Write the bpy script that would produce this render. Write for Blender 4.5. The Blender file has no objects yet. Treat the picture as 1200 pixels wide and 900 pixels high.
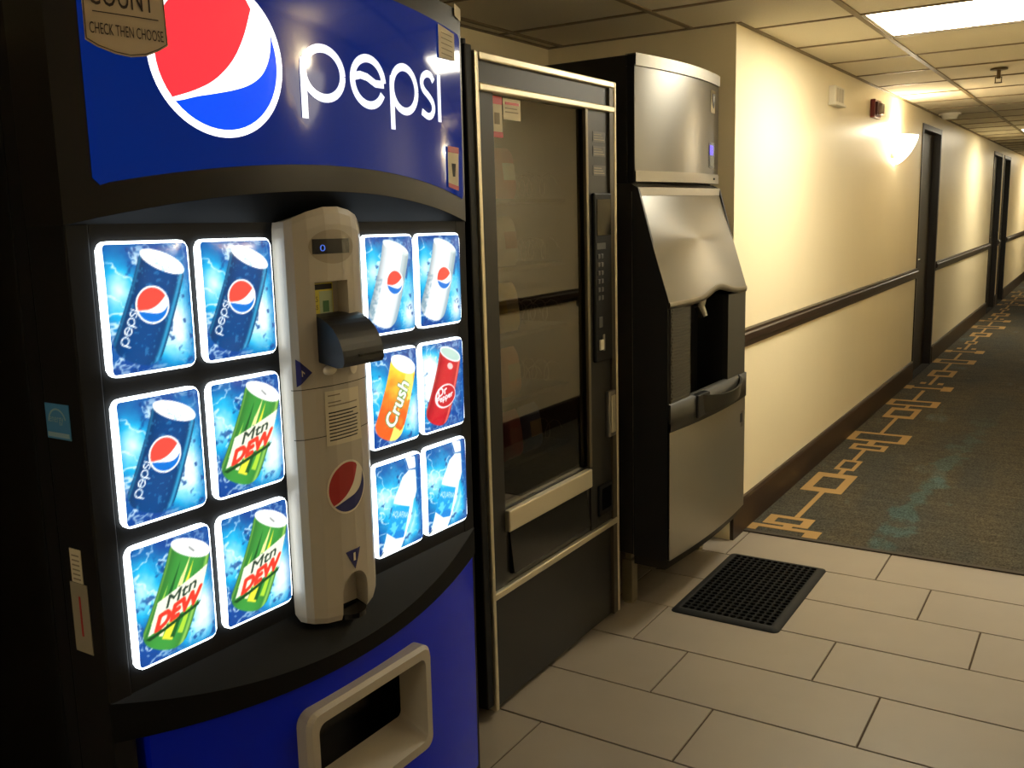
import bpy, bmesh, math, random
import numpy as np
from mathutils import Vector, Matrix
random.seed(7)
SC = bpy.context.scene
COL = SC.collection
PI = math.pi

# ------------------------------------------------------------------ camera, world, exposure
def camera():
    f, yaw, pitch, roll, h = 1092.87, 0.5711, -0.178, -0.029, 1.4294
    fw = Vector((-math.sin(yaw) * math.cos(pitch), math.cos(yaw) * math.cos(pitch), math.sin(pitch)))
    r = Vector((math.cos(yaw), math.sin(yaw), 0)); u = r.cross(fw)
    c, s = math.cos(roll), math.sin(roll)
    r2 = c * r + s * u; u2 = -s * r + c * u
    cd = bpy.data.cameras.new('camera'); cam = bpy.data.objects.new('camera', cd)
    cd.sensor_fit = 'HORIZONTAL'; cd.sensor_width = 36; cd.lens = f / 1200 * 36
    cd.clip_start = 0.02; cd.clip_end = 200
    m = Matrix((r2, u2, -fw)).transposed().to_4x4(); m.translation = Vector((0, 0, h))
    cam.matrix_world = m
    COL.objects.link(cam); SC.camera = cam
camera()
W = bpy.data.worlds.new('world'); SC.world = W; W.use_nodes = True
W.node_tree.nodes['Background'].inputs[0].default_value = (1, .8, .5, 1)
W.node_tree.nodes['Background'].inputs[1].default_value = 0.01
SC.view_settings.view_transform = 'Standard'; SC.view_settings.look = 'None'
SC.view_settings.gamma = 1; SC.view_settings.use_curve_mapping = False
SC.view_settings.exposure = 0.62
PANEL_GLOW = 24.0
BOWL_GLOW = 6.0
BULB_WATTS = 5.0
BUTTON_GLOW = 2.8
PANEL_COL = (1.0, .92, .72)
WARM_COL = (1.0, .88, .64)

# ------------------------------------------------------------------ helpers
def lin(c):
    if isinstance(c, str):
        c = [int(c[i:i + 2], 16) for i in (1, 3, 5)]
    c = [x / 255.0 for x in c]
    return tuple(x / 12.92 if x <= .04045 else ((x + .055) / 1.055) ** 2.4 for x in c)

def nodes(m):
    return m.node_tree.nodes, m.node_tree.links

def mat(name, col, rough=.5, metal=0.0, spec=.5, emit=None, es=0.0, noise=None, bump=None, coat=0.0, aniso=0.0):
    """principled material; noise=(scale,amount) mottles the colour, bump=(scale,strength[,stretch])"""
    m = bpy.data.materials.new(name); m.use_nodes = True
    n, l = nodes(m); b = n['Principled BSDF']
    c = lin(col) if isinstance(col, str) or max(col) > 1.001 else tuple(col)
    b.inputs['Base Color'].default_value = (*c, 1)
    b.inputs['Roughness'].default_value = rough
    b.inputs['Metallic'].default_value = metal
    b.inputs['Specular IOR Level'].default_value = spec
    b.inputs['Coat Weight'].default_value = coat
    if emit is not None:
        e = lin(emit) if isinstance(emit, str) else tuple(emit)
        b.inputs['Emission Color'].default_value = (*e, 1); b.inputs['Emission Strength'].default_value = es
    if noise or bump:
        tc = n.new('ShaderNodeTexCoord')
    if noise:
        t = n.new('ShaderNodeTexNoise'); t.inputs['Scale'].default_value = noise[0]; t.inputs['Detail'].default_value = 6
        l.new(tc.outputs['Object'], t.inputs['Vector'])
        r = n.new('ShaderNodeMapRange'); r.inputs['To Min'].default_value = 1 - noise[1]; r.inputs['To Max'].default_value = 1 + noise[1]
        l.new(t.outputs['Fac'], r.inputs['Value'])
        mx = n.new('ShaderNodeMix'); mx.data_type = 'RGBA'; mx.blend_type = 'MULTIPLY'; mx.inputs['Factor'].default_value = 1
        mx.inputs['A'].default_value = (*c, 1); l.new(r.outputs['Result'], mx.inputs['B'])
        l.new(mx.outputs['Result'], b.inputs['Base Color'])
    if bump:
        t = n.new('ShaderNodeTexNoise'); t.inputs['Scale'].default_value = bump[0]; t.inputs['Detail'].default_value = 4
        mp = n.new('ShaderNodeMapping'); mp.inputs['Scale'].default_value = bump[2] if len(bump) > 2 else (1, 1, 1)
        l.new(tc.outputs['Object'], mp.inputs['Vector']); l.new(mp.outputs['Vector'], t.inputs['Vector'])
        bn = n.new('ShaderNodeBump'); bn.inputs['Strength'].default_value = bump[1]; bn.inputs['Distance'].default_value = .002
        l.new(t.outputs['Fac'], bn.inputs['Height']); l.new(bn.outputs['Normal'], b.inputs['Normal'])
    if aniso:
        b.inputs['Anisotropic'].default_value = aniso
        tg = n.new('ShaderNodeTangent'); tg.direction_type = 'RADIAL'; tg.axis = 'Z'; b.inputs['Anisotropic Rotation'].default_value = .25
        l.new(tg.outputs['Tangent'], b.inputs['Tangent'])
    return m

def glow_attr(name, strength, rough=.15):
    """backlit print: colour attribute 'print' both tints and emits"""
    m = bpy.data.materials.new(name); m.use_nodes = True
    n, l = nodes(m); b = n['Principled BSDF']
    a = n.new('ShaderNodeAttribute'); a.attribute_name = 'print'
    b.inputs['Base Color'].default_value = (.02, .02, .02, 1); b.inputs['Roughness'].default_value = rough
    l.new(a.outputs['Color'], b.inputs['Emission Color']); b.inputs['Emission Strength'].default_value = strength
    return m

class MB:
    """collects shapes, then links them as ONE mesh object"""
    def __init__(s): s.v = []; s.f = []; s.mi = []; s.cur = 0; s.sm = []; s.smooth = False
    def add(s, vs, fs):
        o = len(s.v); s.v += [tuple(p) for p in vs]
        for f in fs: s.f.append([i + o for i in f]); s.mi.append(s.cur); s.sm.append(s.smooth)
        return s
    def box(s, x0, x1, y0, y1, z0, z1, bev=0.0):
        bm = bmesh.new(); bmesh.ops.create_cube(bm, size=1)
        bmesh.ops.scale(bm, vec=(x1 - x0, y1 - y0, z1 - z0), verts=bm.verts)
        bmesh.ops.translate(bm, vec=((x0 + x1) / 2, (y0 + y1) / 2, (z0 + z1) / 2), verts=bm.verts)
        if bev: bmesh.ops.bevel(bm, geom=bm.edges[:], offset=bev, segments=2, affect='EDGES', profile=.5)
        return s.bm(bm)
    def bm(s, bm):
        bm.verts.index_update(); s.add([v.co[:] for v in bm.verts], [[v.index for v in f.verts] for f in bm.faces]); bm.free(); return s
    def cyl(s, c, r, h, axis='Z', n=24, r2=None):
        bm = bmesh.new(); bmesh.ops.create_cone(bm, cap_ends=True, segments=n, radius1=r, radius2=r if r2 is None else r2, depth=h)
        M = {'Z': Matrix(), 'X': Matrix.Rotation(PI / 2, 4, 'Y'), 'Y': Matrix.Rotation(-PI / 2, 4, 'X')}[axis]
        bmesh.ops.transform(bm, matrix=Matrix.Translation(c) @ M, verts=bm.verts); return s.bm(bm)
    def prism(s, prof, y0, y1, axis='Y'):
        """closed profile extruded; axis Y: prof=(x,z); X: prof=(y,z); Z: prof=(x,y)"""
        n = len(prof)
        mk = {'Y': lambda p, t: (p[0], t, p[1]), 'X': lambda p, t: (t, p[0], p[1]), 'Z': lambda p, t: (p[0], p[1], t)}[axis]
        vs = [mk(p, y0) for p in prof] + [mk(p, y1) for p in prof]
        fs = [[i, (i + 1) % n, n + (i + 1) % n, n + i] for i in range(n)] + [list(range(n))[::-1], list(range(n, 2 * n))]
        return s.add(vs, fs)
    def grid(s, rows):
        """rows of points (equal length) joined by quads"""
        m = len(rows[0]); vs = [p for r in rows for p in r]
        return s.add(vs, [[i * m + j, i * m + j + 1, (i + 1) * m + j + 1, (i + 1) * m + j] for i in range(len(rows) - 1) for j in range(m - 1)])
    def build(s, name, m, parent=None, fix=True, loc=None):
        me = bpy.data.meshes.new(name); me.from_pydata(s.v, [], s.f)
        ms = m if isinstance(m, (list, tuple)) else [m]
        for x in ms: me.materials.append(x)
        me.polygons.foreach_set('material_index', s.mi); me.polygons.foreach_set('use_smooth', s.sm)
        if fix:
            bm = bmesh.new(); bm.from_mesh(me); bmesh.ops.recalc_face_normals(bm, faces=bm.faces); bm.to_mesh(me); bm.free()
        me.update()
        return link(name, me, parent, loc)

def link(name, me, parent=None, loc=None):
    o = bpy.data.objects.new(name, me); COL.objects.link(o)
    if parent: o.parent = parent
    if loc: o.location = loc
    return o

def tag(o, label=None, cat=None, group=None, kind=None):
    if label: o['label'] = label
    if cat: o['category'] = cat
    if group: o['group'] = group
    if kind: o['kind'] = kind
    return o

def thing(name, label, cat, loc=(0, 0, 0), rot=(0, 0, 0), group=None):
    o = bpy.data.objects.new(name, None); o.empty_display_size = .1
    o.location = loc; o.rotation_euler = rot; COL.objects.link(o)
    return tag(o, label, cat, group)

def struct(o): o['kind'] = 'structure'; return o

def boolean(o, cutters):
    """cut closed cutter meshes out of o"""
    tmp = []
    for mb in cutters:
        c = mb.build('cutter', M_black); tmp.append(c)
        md = o.modifiers.new('b', 'BOOLEAN'); md.operation = 'DIFFERENCE'; md.solver = 'EXACT'; md.object = c
        if o.parent: c.parent = o.parent
    bpy.context.view_layer.update()
    dg = bpy.context.evaluated_depsgraph_get()
    me = bpy.data.meshes.new_from_object(o.evaluated_get(dg))
    o.modifiers.clear(); o.data = me
    for c in tmp: bpy.data.objects.remove(c)

def rrect(y0, y1, z0, z1, r, n=5):
    P = []
    for cy, cz, a0 in ((y1 - r, z1 - r, 0), (y0 + r, z1 - r, PI / 2), (y0 + r, z0 + r, PI), (y1 - r, z0 + r, 1.5 * PI)):
        for i in range(n + 1):
            a = a0 + i * PI / 2 / n; P.append((cy + r * math.cos(a), cz + r * math.sin(a)))
    return P

_txt = {}
def text_tris(s, width=None, height=None):
    """built-in font text as (points Nx2, triangles); lower-left origin, scaled to width x height"""
    if s not in _txt:
        cu = bpy.data.curves.new('t', 'FONT'); cu.body = s; cu.resolution_u = 3
        o = bpy.data.objects.new('t', cu); COL.objects.link(o); bpy.context.view_layer.update()
        me = bpy.data.meshes.new_from_object(o.evaluated_get(bpy.context.evaluated_depsgraph_get()))
        bm = bmesh.new(); bm.from_mesh(me); bmesh.ops.triangulate(bm, faces=bm.faces)
        P = np.array([v.co[:2] for v in bm.verts]); bm.verts.index_update()
        T = np.array([[v.index for v in f.verts] for f in bm.faces]); bm.free()
        bpy.data.objects.remove(o); bpy.data.curves.remove(cu); bpy.data.meshes.remove(me)
        P -= P.min(0); _txt[s] = (P, T, P.max(0))
    P, T, mx = _txt[s]
    k = np.array([1.0, 1.0])
    if height: k[:] = height / mx[1]
    if width: k[0] = width / mx[0]
    if width and not height: k[1] = k[0]
    return P * k, T

def ribbon(pts, w, closed=False):
    """stroke of width w along 2-D points -> left, right outlines"""
    P = np.array(pts, float); n = len(P)
    if closed: T = np.roll(P, -1, 0) - np.roll(P, 1, 0)
    else: T = np.gradient(P, axis=0)
    T /= np.linalg.norm(T, axis=1)[:, None]; N = np.stack([-T[:, 1], T[:, 0]], 1) * w / 2
    return P + N, P - N

def ell(cx, cy, rx, ry, a0=0, a1=2 * PI, n=40):
    return [(cx + rx * math.cos(a0 + (a1 - a0) * i / n), cy + ry * math.sin(a0 + (a1 - a0) * i / n)) for i in range(n + 1)]

def wordmark():
    """the five rounded lowercase letters of the soda wordmark, x-height 1: list of (centre line, width)"""
    s = .15; h = s / 2
    def pl(x, w): return [(ell(x + w / 2, .5, w / 2 - h, .5 - h), s), ([(x + h, -.31), (x + h, .0), (x + h, .55), (x + h + .02, .70)], s)]
    L = pl(0, 1.14)
    x = 1.263; w = 1.09
    L += [(ell(x + w / 2, .5, w / 2 - h, .5 - h, .05, 2 * PI - .45), s),
          ([(x + .10, .55), (x + .30, .60), (x + .5, .58), (x + .75, .49), (x + 1.02, .50)], s * .95)]
    L += pl(2.475, 1.05)
    x = 3.596
    L += [(spline([(x + .58, .80), (x + .46, .91), (x + .28, .92), (x + .12, .83), (x + .08, .70), (x + .16, .58), (x + .36, .48), (x + .52, .36), (x + .55, .22), (x + .45, .10), (x + .28, .07), (x + .05, .14)], 4), s * .95)]
    L += [([(4.42, 0), (4.42, .97)], s)]
    return L

GLOBE_RED = [(-.826, -.624), (-.45, -.49), (-.11, -.31), (.20, -.02), (.42, .34), (.578, .752)]
GLOBE_BLUE = [(-.77, -.68), (-.45, -.58), (-.12, -.505), (.22, -.42), (.486, -.32), (.70, -.17), (.835, .03), (.90, .25), (.917, .47)]
def spline(P, k=6):
    P = [np.array(p, float) for p in P]; Q = [2 * P[0] - P[1]] + P + [2 * P[-1] - P[-2]]; out = []
    for i in range(len(P) - 1):
        a, b, c, d = Q[i:i + 4]
        for j in range(k):
            t = j / k; out.append(tuple(.5 * (2 * b + (c - a) * t + (2 * a - 5 * b + 4 * c - d) * t * t + (3 * b - a - 3 * c + d) * t ** 3)))
    return out + [tuple(P[-1])]
GLOBE_RED, GLOBE_BLUE = spline(GLOBE_RED), spline(GLOBE_BLUE)
def globe_polys(R=.985):
    """red and blue fields of the round soda emblem on the unit disc"""
    def arc(p, q, ccw):
        a = math.atan2(p[1], p[0]); b = math.atan2(q[1], q[0])
        if ccw and b < a: b += 2 * PI
        if not ccw and b > a: b -= 2 * PI
        return [(R * math.cos(a + (b - a) * i / 24), R * math.sin(a + (b - a) * i / 24)) for i in range(1, 25)]
    red = GLOBE_RED + arc(GLOBE_RED[-1], GLOBE_RED[0], True)
    blue = GLOBE_BLUE + arc(GLOBE_BLUE[-1], GLOBE_BLUE[0], False)
    return red, blue

def fill2d(poly):
    """triangulate a 2-D polygon with inner points so that it can follow a curved face"""
    bm = bmesh.new(); vs = [bm.verts.new((p[0], p[1], 0)) for p in poly]; bm.faces.new(vs)
    bmesh.ops.triangulate(bm, faces=bm.faces)
    bm.verts.index_update(); P = [(v.co.x, v.co.y) for v in bm.verts]; T = [[v.index for v in f.verts] for f in bm.faces]; bm.free()
    return P, T

def cut_columns(P, T, ys):
    """split triangles at vertical lines y=ys (keeps flat prints on a bulging face)"""
    bm = bmesh.new(); vs = [bm.verts.new((p[0], p[1], 0)) for p in P]
    for t in T:
        try: bm.faces.new([vs[i] for i in t])
        except ValueError: pass
    for y in ys:
        bmesh.ops.bisect_plane(bm, geom=bm.verts[:] + bm.edges[:] + bm.faces[:], plane_co=(y, 0, 0), plane_no=(1, 0, 0), dist=1e-7)
    bm.verts.index_update(); bm.faces.index_update()
    P2 = [(v.co.x, v.co.y) for v in bm.verts]; T2 = [[v.index for v in f.verts] for f in bm.faces]; bm.free()
    return P2, T2

# ------------------------------------------------------------------ materials
M_black = mat('black_plastic', (25, 25, 26), .52, spec=.16, bump=(900, .06))
M_blackgloss = mat('black_gloss', (8, 8, 9), .16)
M_charcoal = mat('charcoal_paint', (34, 33, 33), .45, bump=(700, .06))
M_steel = mat('brushed_steel', (118, 116, 112), .30, 1.0, aniso=.6)
M_steel2 = mat('dull_steel', (150, 146, 138), .42, 1.0, bump=(60, .05, (1, 1, 40)))
M_chrome = mat('chrome', (200, 200, 200), .12, 1.0)
M_alu = mat('anodised_trim', (214, 205, 180), .36, .75)
M_wall = mat('cream_wall_paint', (238, 225, 192), .38, spec=.45, noise=(3, .035), bump=(55, .10))
M_brown = mat('dark_brown_wood', (44, 28, 17), .4, noise=(30, .25), bump=(25, .1, (1, .08, 1)))
M_ceil = mat('acoustic_tile', (222, 212, 188), .9, noise=(140, .10), bump=(260, .5))
M_grid = mat('ceiling_grid_metal', (126, 108, 78), .5)
M_tile = mat('porcelain_floor_tile', (141, 131, 118), .42, noise=(7, .07), bump=(90, .03))
M_grout = mat('grout', (70, 56, 40), .9)
M_rubber = mat('rubber', (13, 13, 12), .8, spec=.15, noise=(60, .2))
M_beige = mat('beige_plastic', (176, 168, 154), .34, bump=(800, .04))
M_white = mat('white_plastic', (225, 218, 200), .45)
M_paper = mat('paper_label', (205, 196, 172), .7)
M_ink = mat('printed_ink', (38, 36, 36), .7)
M_blue = mat('blue_print', (24, 26, 96), .5)
M_red = mat('red_print', (170, 30, 34), .45)

# ------------------------------------------------------------------ the setting
HC = 2.1635; XW = -1.327; XR = .28; XB = -2.198; YR = 3.80; YC = 3.94; YF = 30.0; YN = -6.0
def slab(name, x0, x1, y0, y1, z0, z1, m, parent=None):
    o = MB().box(x0, x1, y0, y1, z0, z1).build(name, m, parent); return struct(o) if not parent else o
D = [(8.20, 9.10), (13.45, 14.42), (14.72, 15.60)]; DH = 2.03
segs = [(YR, D[0][0]), (D[0][1], D[1][0]), (D[1][1], D[2][0]), (D[2][1], YF)]
mb = MB()
for a, b in segs: mb.box(XW - .12, XW, a, b, 0, HC)
for a, b in D: mb.box(XW - .12, XW, a, b, DH, HC)
struct(mb.build('wall_left', M_wall))
slab('wall_recess', XB, XW - .12, YR, YR + .12, 0, HC, M_wall)
slab('wall_back', XB - .12, XB, .45, YR + .12, 0, HC, M_wall)
slab('wall_front', XB, XW, .33, .45, 0, HC, M_wall)
slab('wall_near', XW - .12, XW, YN, .33, 0, HC, M_wall)
DR = [(8.20, 9.10), (9.75, 10.65), (13.45, 14.42), (14.72, 15.60)]
segr = [(YN, DR[0][0]), (DR[0][1], DR[1][0]), (DR[1][1], DR[2][0]), (DR[2][1], DR[3][0]), (DR[3][1], YF)]
mb = MB()
for a, b in segr: mb.box(XR, XR + .12, a, b, 0, HC)
for a, b in DR: mb.box(XR, XR + .12, a, b, DH, HC)
struct(mb.build('wall_right', M_wall))
slab('wall_end', XW - .2, XR + .2, YF, YF + .12, 0, HC, M_wall)
slab('wall_rear', XW - .2, XR + .2, YN - .12, YN, 0, HC, M_wall)

# tiled floor: slab of grout, each tile a piece
fl = slab('floor', XB, XR, YN, YC, -.05, -.004, M_grout)
tl = .602; tp = .305; gap = .0055
def tile_mesh(w, d, name):
    bm = bmesh.new(); bmesh.ops.create_cube(bm, size=1); bmesh.ops.scale(bm, vec=(w, d, .012), verts=bm.verts)
    bmesh.ops.bevel(bm, geom=[e for e in bm.edges if all(v.co.z > 0 for v in e.verts)], offset=.0012, segments=1, affect='EDGES')
    me = bpy.data.meshes.new(name); bm.to_mesh(me); bm.free(); me.materials.append(M_tile); return me
full = tile_mesh(tl - gap, tp - gap, 'tile')
for r in range(-1, 15):
    y1 = 3.628 - tp * r; y0 = y1 - tp
    if r == -1: y0, y1 = 3.628, YC
    xj = -.682 + .2005 * (r + 1)
    x = xj - tl * 8
    while x < XR:
        a, b = max(x, XB), min(x + tl, XR)
        if b - a > .02 and y0 > -.9:
            if abs(b - a - tl) < 1e-6 and r >= 0: me = full
            else: me = tile_mesh(b - a - gap, y1 - y0 - gap, 'tile')
            o = link('tile', me, fl, ((a + b) / 2, (y0 + y1) / 2, -.006 + random.uniform(-.0003, .0003)))
        x += tl
MB().box(XB, XR, YN, -.95, -.004, 0).build('tile_field', M_tile, fl)

# carpet with woven border chain
def carpet_mat():
    m = bpy.data.materials.new('grey_woven_carpet'); m.use_nodes = True; n, l = nodes(m); b = n['Principled BSDF']
    tc = n.new('ShaderNodeTexCoord')
    def noise(scale, det, stretch=(1, 1, 1)):
        mp = n.new('ShaderNodeMapping'); mp.inputs['Scale'].default_value = stretch
        t = n.new('ShaderNodeTexNoise'); t.inputs['Scale'].default_value = scale; t.inputs['Detail'].default_value = det
        l.new(tc.outputs['Object'], mp.inputs['Vector']); l.new(mp.outputs['Vector'], t.inputs['Vector']); return t
    big = noise(1.6, 4, (2.2, .7, 1)); fine = noise(150, 5, (1, .6, 1)); band = noise(30, 4, (.12, 1.3, 1))
    r = n.new('ShaderNodeValToRGB'); e = r.color_ramp.elements
    e[0].position = .38; e[0].color = (*lin((64, 63, 57)), 1); e[1].position = .60; e[1].color = (*lin((73, 67, 54)), 1)
    x = e.new(.72); x.color = (*lin((78, 88, 84)), 1)
    l.new(big.outputs['Fac'], r.inputs['Fac'])
    sp = n.new('ShaderNodeSeparateXYZ'); l.new(tc.outputs['Object'], sp.inputs[0])
    def mth(op, a, b=None):
        q = n.new('ShaderNodeMath'); q.operation = op
        for i, v in enumerate((a, b)):
            if v is None: continue
            if hasattr(v, 'links'): l.new(v, q.inputs[i])
            else: q.inputs[i].default_value = v
        return q.outputs[0]
    path = mth('SUBTRACT', sp.outputs['X'], mth('ADD', mth('MULTIPLY', sp.outputs['Y'], .055), .57))
    near = noise(7, 5, (1, .6, 1))
    d = mth('ADD', mth('ABSOLUTE', path), mth('MULTIPLY', near.outputs['Fac'], .55))
    tm_ = n.new('ShaderNodeMapRange'); tm_.inputs['From Min'].default_value = .33; tm_.inputs['From Max'].default_value = .27; l.new(d, tm_.inputs['Value'])
    far = n.new('ShaderNodeMapRange'); far.inputs['From Min'].default_value = 3.2; far.inputs['From Max'].default_value = 1.2; l.new(sp.outputs['Y'], far.inputs['Value'])
    tmix = n.new('ShaderNodeMix'); tmix.data_type = 'RGBA'; l.new(mth('MULTIPLY', tm_.outputs['Result'], mth('MULTIPLY', far.outputs['Result'], .42)), tmix.inputs['Factor'])
    l.new(r.outputs['Color'], tmix.inputs['A']); tmix.inputs['B'].default_value = (*lin((62, 96, 98)), 1)
    mx = n.new('ShaderNodeMix'); mx.data_type = 'RGBA'; mx.blend_type = 'MULTIPLY'; mx.inputs['Factor'].default_value = .95
    rr = n.new('ShaderNodeMapRange'); rr.inputs['From Min'].default_value = .3; rr.inputs['From Max'].default_value = .7; rr.inputs['To Min'].default_value = .45; rr.inputs['To Max'].default_value = 1.55
    l.new(fine.outputs['Fac'], rr.inputs['Value']); l.new(tmix.outputs['Result'], mx.inputs['A']); l.new(rr.outputs['Result'], mx.inputs['B'])
    m2 = n.new('ShaderNodeMix'); m2.data_type = 'RGBA'; m2.blend_type = 'MULTIPLY'; m2.inputs['Factor'].default_value = .5
    r3 = n.new('ShaderNodeMapRange'); r3.inputs['From Min'].default_value = .3; r3.inputs['From Max'].default_value = .7; r3.inputs['To Min'].default_value = .6; r3.inputs['To Max'].default_value = 1.3
    l.new(band.outputs['Fac'], r3.inputs['Value']); l.new(mx.outputs['Result'], m2.inputs['A']); l.new(r3.outputs['Result'], m2.inputs['B'])
    l.new(m2.outputs['Result'], b.inputs['Base Color']); b.inputs['Roughness'].default_value = .95; b.inputs['Specular IOR Level'].default_value = .1
    bn = n.new('ShaderNodeBump'); bn.inputs['Strength'].default_value = .5; bn.inputs['Distance'].default_value = .002
    l.new(fine.outputs['Fac'], bn.inputs['Height']); l.new(bn.outputs['Normal'], b.inputs['Normal'])
    return m
cp = thing('carpet', 'grey corridor carpet with a tan chain pattern along the wall', 'carpet', (XW, YC, 0))
def C(x, y): return (x - XW, y - YC)
MB().box(.0165, XR - XW - .0165, 0, YF - YC, -.012, .004).build('pile', carpet_mat(), cp)
MB().box(.0165, XR - XW - .0165, -.004, .022, -.003, .0065).build('edge_strip', mat('dark_edging', (52, 44, 34), .8, noise=(80, .2)), cp)
M_tan = mat('tan_yarn', (158, 128, 82), .95, spec=.1, noise=(220, .18), bump=(300, .4))
def pbox(m, x0, x1, y0, y1):
    a = C(x0, y0); b = C(x1, y1); return m.box(max(a[0], .017), b[0], a[1], b[1], .0035, .0052)
_lift = [0]
def prect(*q):
    o = pbox(MB(), *q).build('pattern_bar', M_tan, cp); _lift[0] = (_lift[0] + 1) % 4; o.location.z = .0004 + .0003 * _lift[0]
def ring(x0, x1, y0, y1, wx, wy):
    m = MB()
    for q in ((x0, x1, y0, y0 + wy), (x0, x1, y1 - wy, y1), (x0, x0 + wx, y0 + wy, y1 - wy), (x1 - wx, x1, y0 + wy, y1 - wy)): pbox(m, *q)
    m.build('pattern_square', M_tan, cp)
cx = -1.152
prect(-1.315, -1.0, 4.025, 4.062); prect(-1.315, -1.27, 3.975, 4.062); prect(-1.06, -.995, 3.965, 4.062); prect(cx - .02, cx + .02, 4.06, 4.09)
ring(-1.272, -1.066, 4.085, 4.222, .044, .036)
prect(cx - .012, cx + .012, 4.222, 4.68); ring(-1.265, -1.06, 4.68, 5.048, .044, .075)
prect(cx - .013, cx + .013, 5.048, 5.145); ring(-1.209, -1.102, 5.143, 5.367, .021, .035)
prect(cx - .011, cx + .011, 5.367, 5.64); ring(-1.243, -1.043, 5.638, 5.785, .03, .04); prect(cx - .02, cx + .02, 5.785, 5.88)
ring(-1.316, -.967, 5.87, 6.115, .05, .04); prect(cx - .01, cx + .012, 6.115, 6.62)
ring(-1.246, -1.046, 6.615, 6.965, .035, .075); prect(cx - .012, cx + .012, 6.965, 7.06); ring(-1.318, -.967, 7.06, 7.28, .05, .045)
Y = 7.28
for kind in (1, 0, 2, 1, 3, 0, 2, 1, 0, 3, 1, 2, 0, 1):
    prect(cx - .012, cx + .012, Y, Y + .42); Y += .42
    if kind == 0: ring(-1.238, -1.042, Y, Y + .33, .04, .07); Y += .33
    elif kind == 1:
        prect(-1.312, -1.25, Y + .05, Y + .2); prect(-1.04, -.965, Y + .03, Y + .22); prect(-1.25, -1.04, Y + .10, Y + .14); prect(-1.23, -1.19, Y + .3, Y + .38); prect(-1.10, -1.06, Y + .3, Y + .38); Y += .28
    elif kind == 2: ring(-1.316, -.967, Y, Y + .24, .06, .04); Y += .24
    else: ring(-1.209, -1.102, Y, Y + .22, .021, .035); Y += .22


# baseboards and chair rail
def run(name, prof, segs, m, sgn=1, x0=XW):
    for i, (a, b) in enumerate(segs):
        mb = MB().prism([(x0 + sgn * p[0], p[1]) for p in prof], a, b)
        struct(mb.build(name if i == 0 else name + '.%03d' % i, m))
BASE = [(0, 0), (.016, 0), (.016, .145), (.010, .158), (0, .159)]
RAIL = [(0, .838), (.012, .840), (.012, .862), (.024, .868), (.026, .898), (.018, .904), (.018, .916), (.006, .920), (0, .920)]
ss = [(YR, D[0][0] - .03), (D[0][1] + .03, D[1][0] - .03), (D[1][1] + .03, D[2][0] - .03), (D[2][1] + .03, YF)]
run('baseboard_left', BASE, ss, M_brown); run('trim_1', RAIL, ss, M_brown)
sr = [(a + .03 * (a > YN), b - .03 * (b < YF)) for a, b in segr]
run('baseboard_right', BASE, sr, M_brown, -1, XR); run('trim_2', RAIL, sr, M_brown, -1, XR)
# doors
M_door = mat('espresso_door', (28, 19, 13), .5, noise=(14, .25)); M_case = mat('bronze_frame_paint', (27, 20, 15), .4)
for i, (a, b, wx, rz) in enumerate([(a, b, XW, 0) for a, b in D] + [(b, a, XR, PI) for a, b in DR]):
    dr = struct(bpy.data.objects.new('door_%d' % (i + 1), None)); COL.objects.link(dr); dr.location = (wx, a, 0); dr.rotation_euler = (0, 0, rz)
    w = abs(b - a)
    f = MB(); f.box(-.10, .008, -.03, .012, 0, DH + .03); f.box(-.10, .008, w - .012, w + .03, 0, DH + .03); f.box(-.10, .008, .012, w - .012, DH - .012, DH + .03)
    f.build('door_frame', M_case, dr)
    MB().box(-.098, -.055, .014, w - .014, .006, DH - .014, .002).build('door_leaf', M_door, dr)
    h = MB(); h.cyl((-.045, .09, .98), .026, .012, 'X'); h.cyl((-.03, .09, .98), .010, .04, 'X'); h.box(-.02, -.006, .08, .20, .972, .988, .004)
    h.build('door_handle', M_chrome, dr)

# ceiling: grid and lay-in tiles
ce = slab('ceiling', XB, XR, YN, YF, HC + .012, HC + .05, M_ceil)
xs = [XB, -2.12, -1.512, -.902, -.292, XR]
ys = [3.98 + .605 * k for k in range(-14, 28)]
lights = [(-.902, -.292, ys[14], ys[15]), (-.902, -.292, ys[26], ys[27]), (-.902, -.292, ys[37], ys[38]), (-.902, -.292, 3.98 - .605 * 12, 3.98 - .605 * 11)]
tm = {}
def cell(x0, x1, y0, y1, zb):
    k = (round(x1 - x0, 3), round(y1 - y0, 3))
    if k not in tm:
        bm = bmesh.new(); bmesh.ops.create_cube(bm, size=1); bmesh.ops.scale(bm, vec=(k[0], k[1], .014), verts=bm.verts)
        me = bpy.data.meshes.new('ceiling_tile'); bm.to_mesh(me); bm.free(); me.materials.append(M_ceil); tm[k] = me
    link('ceiling_tile', tm[k], ce, ((x0 + x1) / 2, (y0 + y1) / 2, zb + .007))
for j in range(len(ys) - 1):
    for i in range(5):
        x0, x1, y0, y1 = xs[i], xs[i + 1], ys[j], ys[j + 1]
        if j >= 14 and i < 1: continue
        if y0 > 3.9:
            if i == 1: continue
            if i == 2: x0 = XW
        if i < 2 and y1 > YR: y1 = YR
        if any(abs(x0 - L[0]) < .01 and abs(y0 - L[2]) < .01 for L in lights): continue
        if i < 2 and y0 >= YR: continue
        if j >= 14 and i == 2: x0 = XW
        cell(x0 + .001, x1 - .001, y0 + .001, y1 - .001, HC + random.uniform(-.001, .001) + .002)
def bar(x0, x1, y0, y1): MB().box(x0, x1, y0, y1, HC - .003, HC + .006).build('grid_bar', M_grid, ce)
for x in xs[1:3]: bar(x - .012, x + .012, ys[0], YR)
for x in xs[3:5]: bar(x - .012, x + .012, ys[0], ys[-1])
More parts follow.
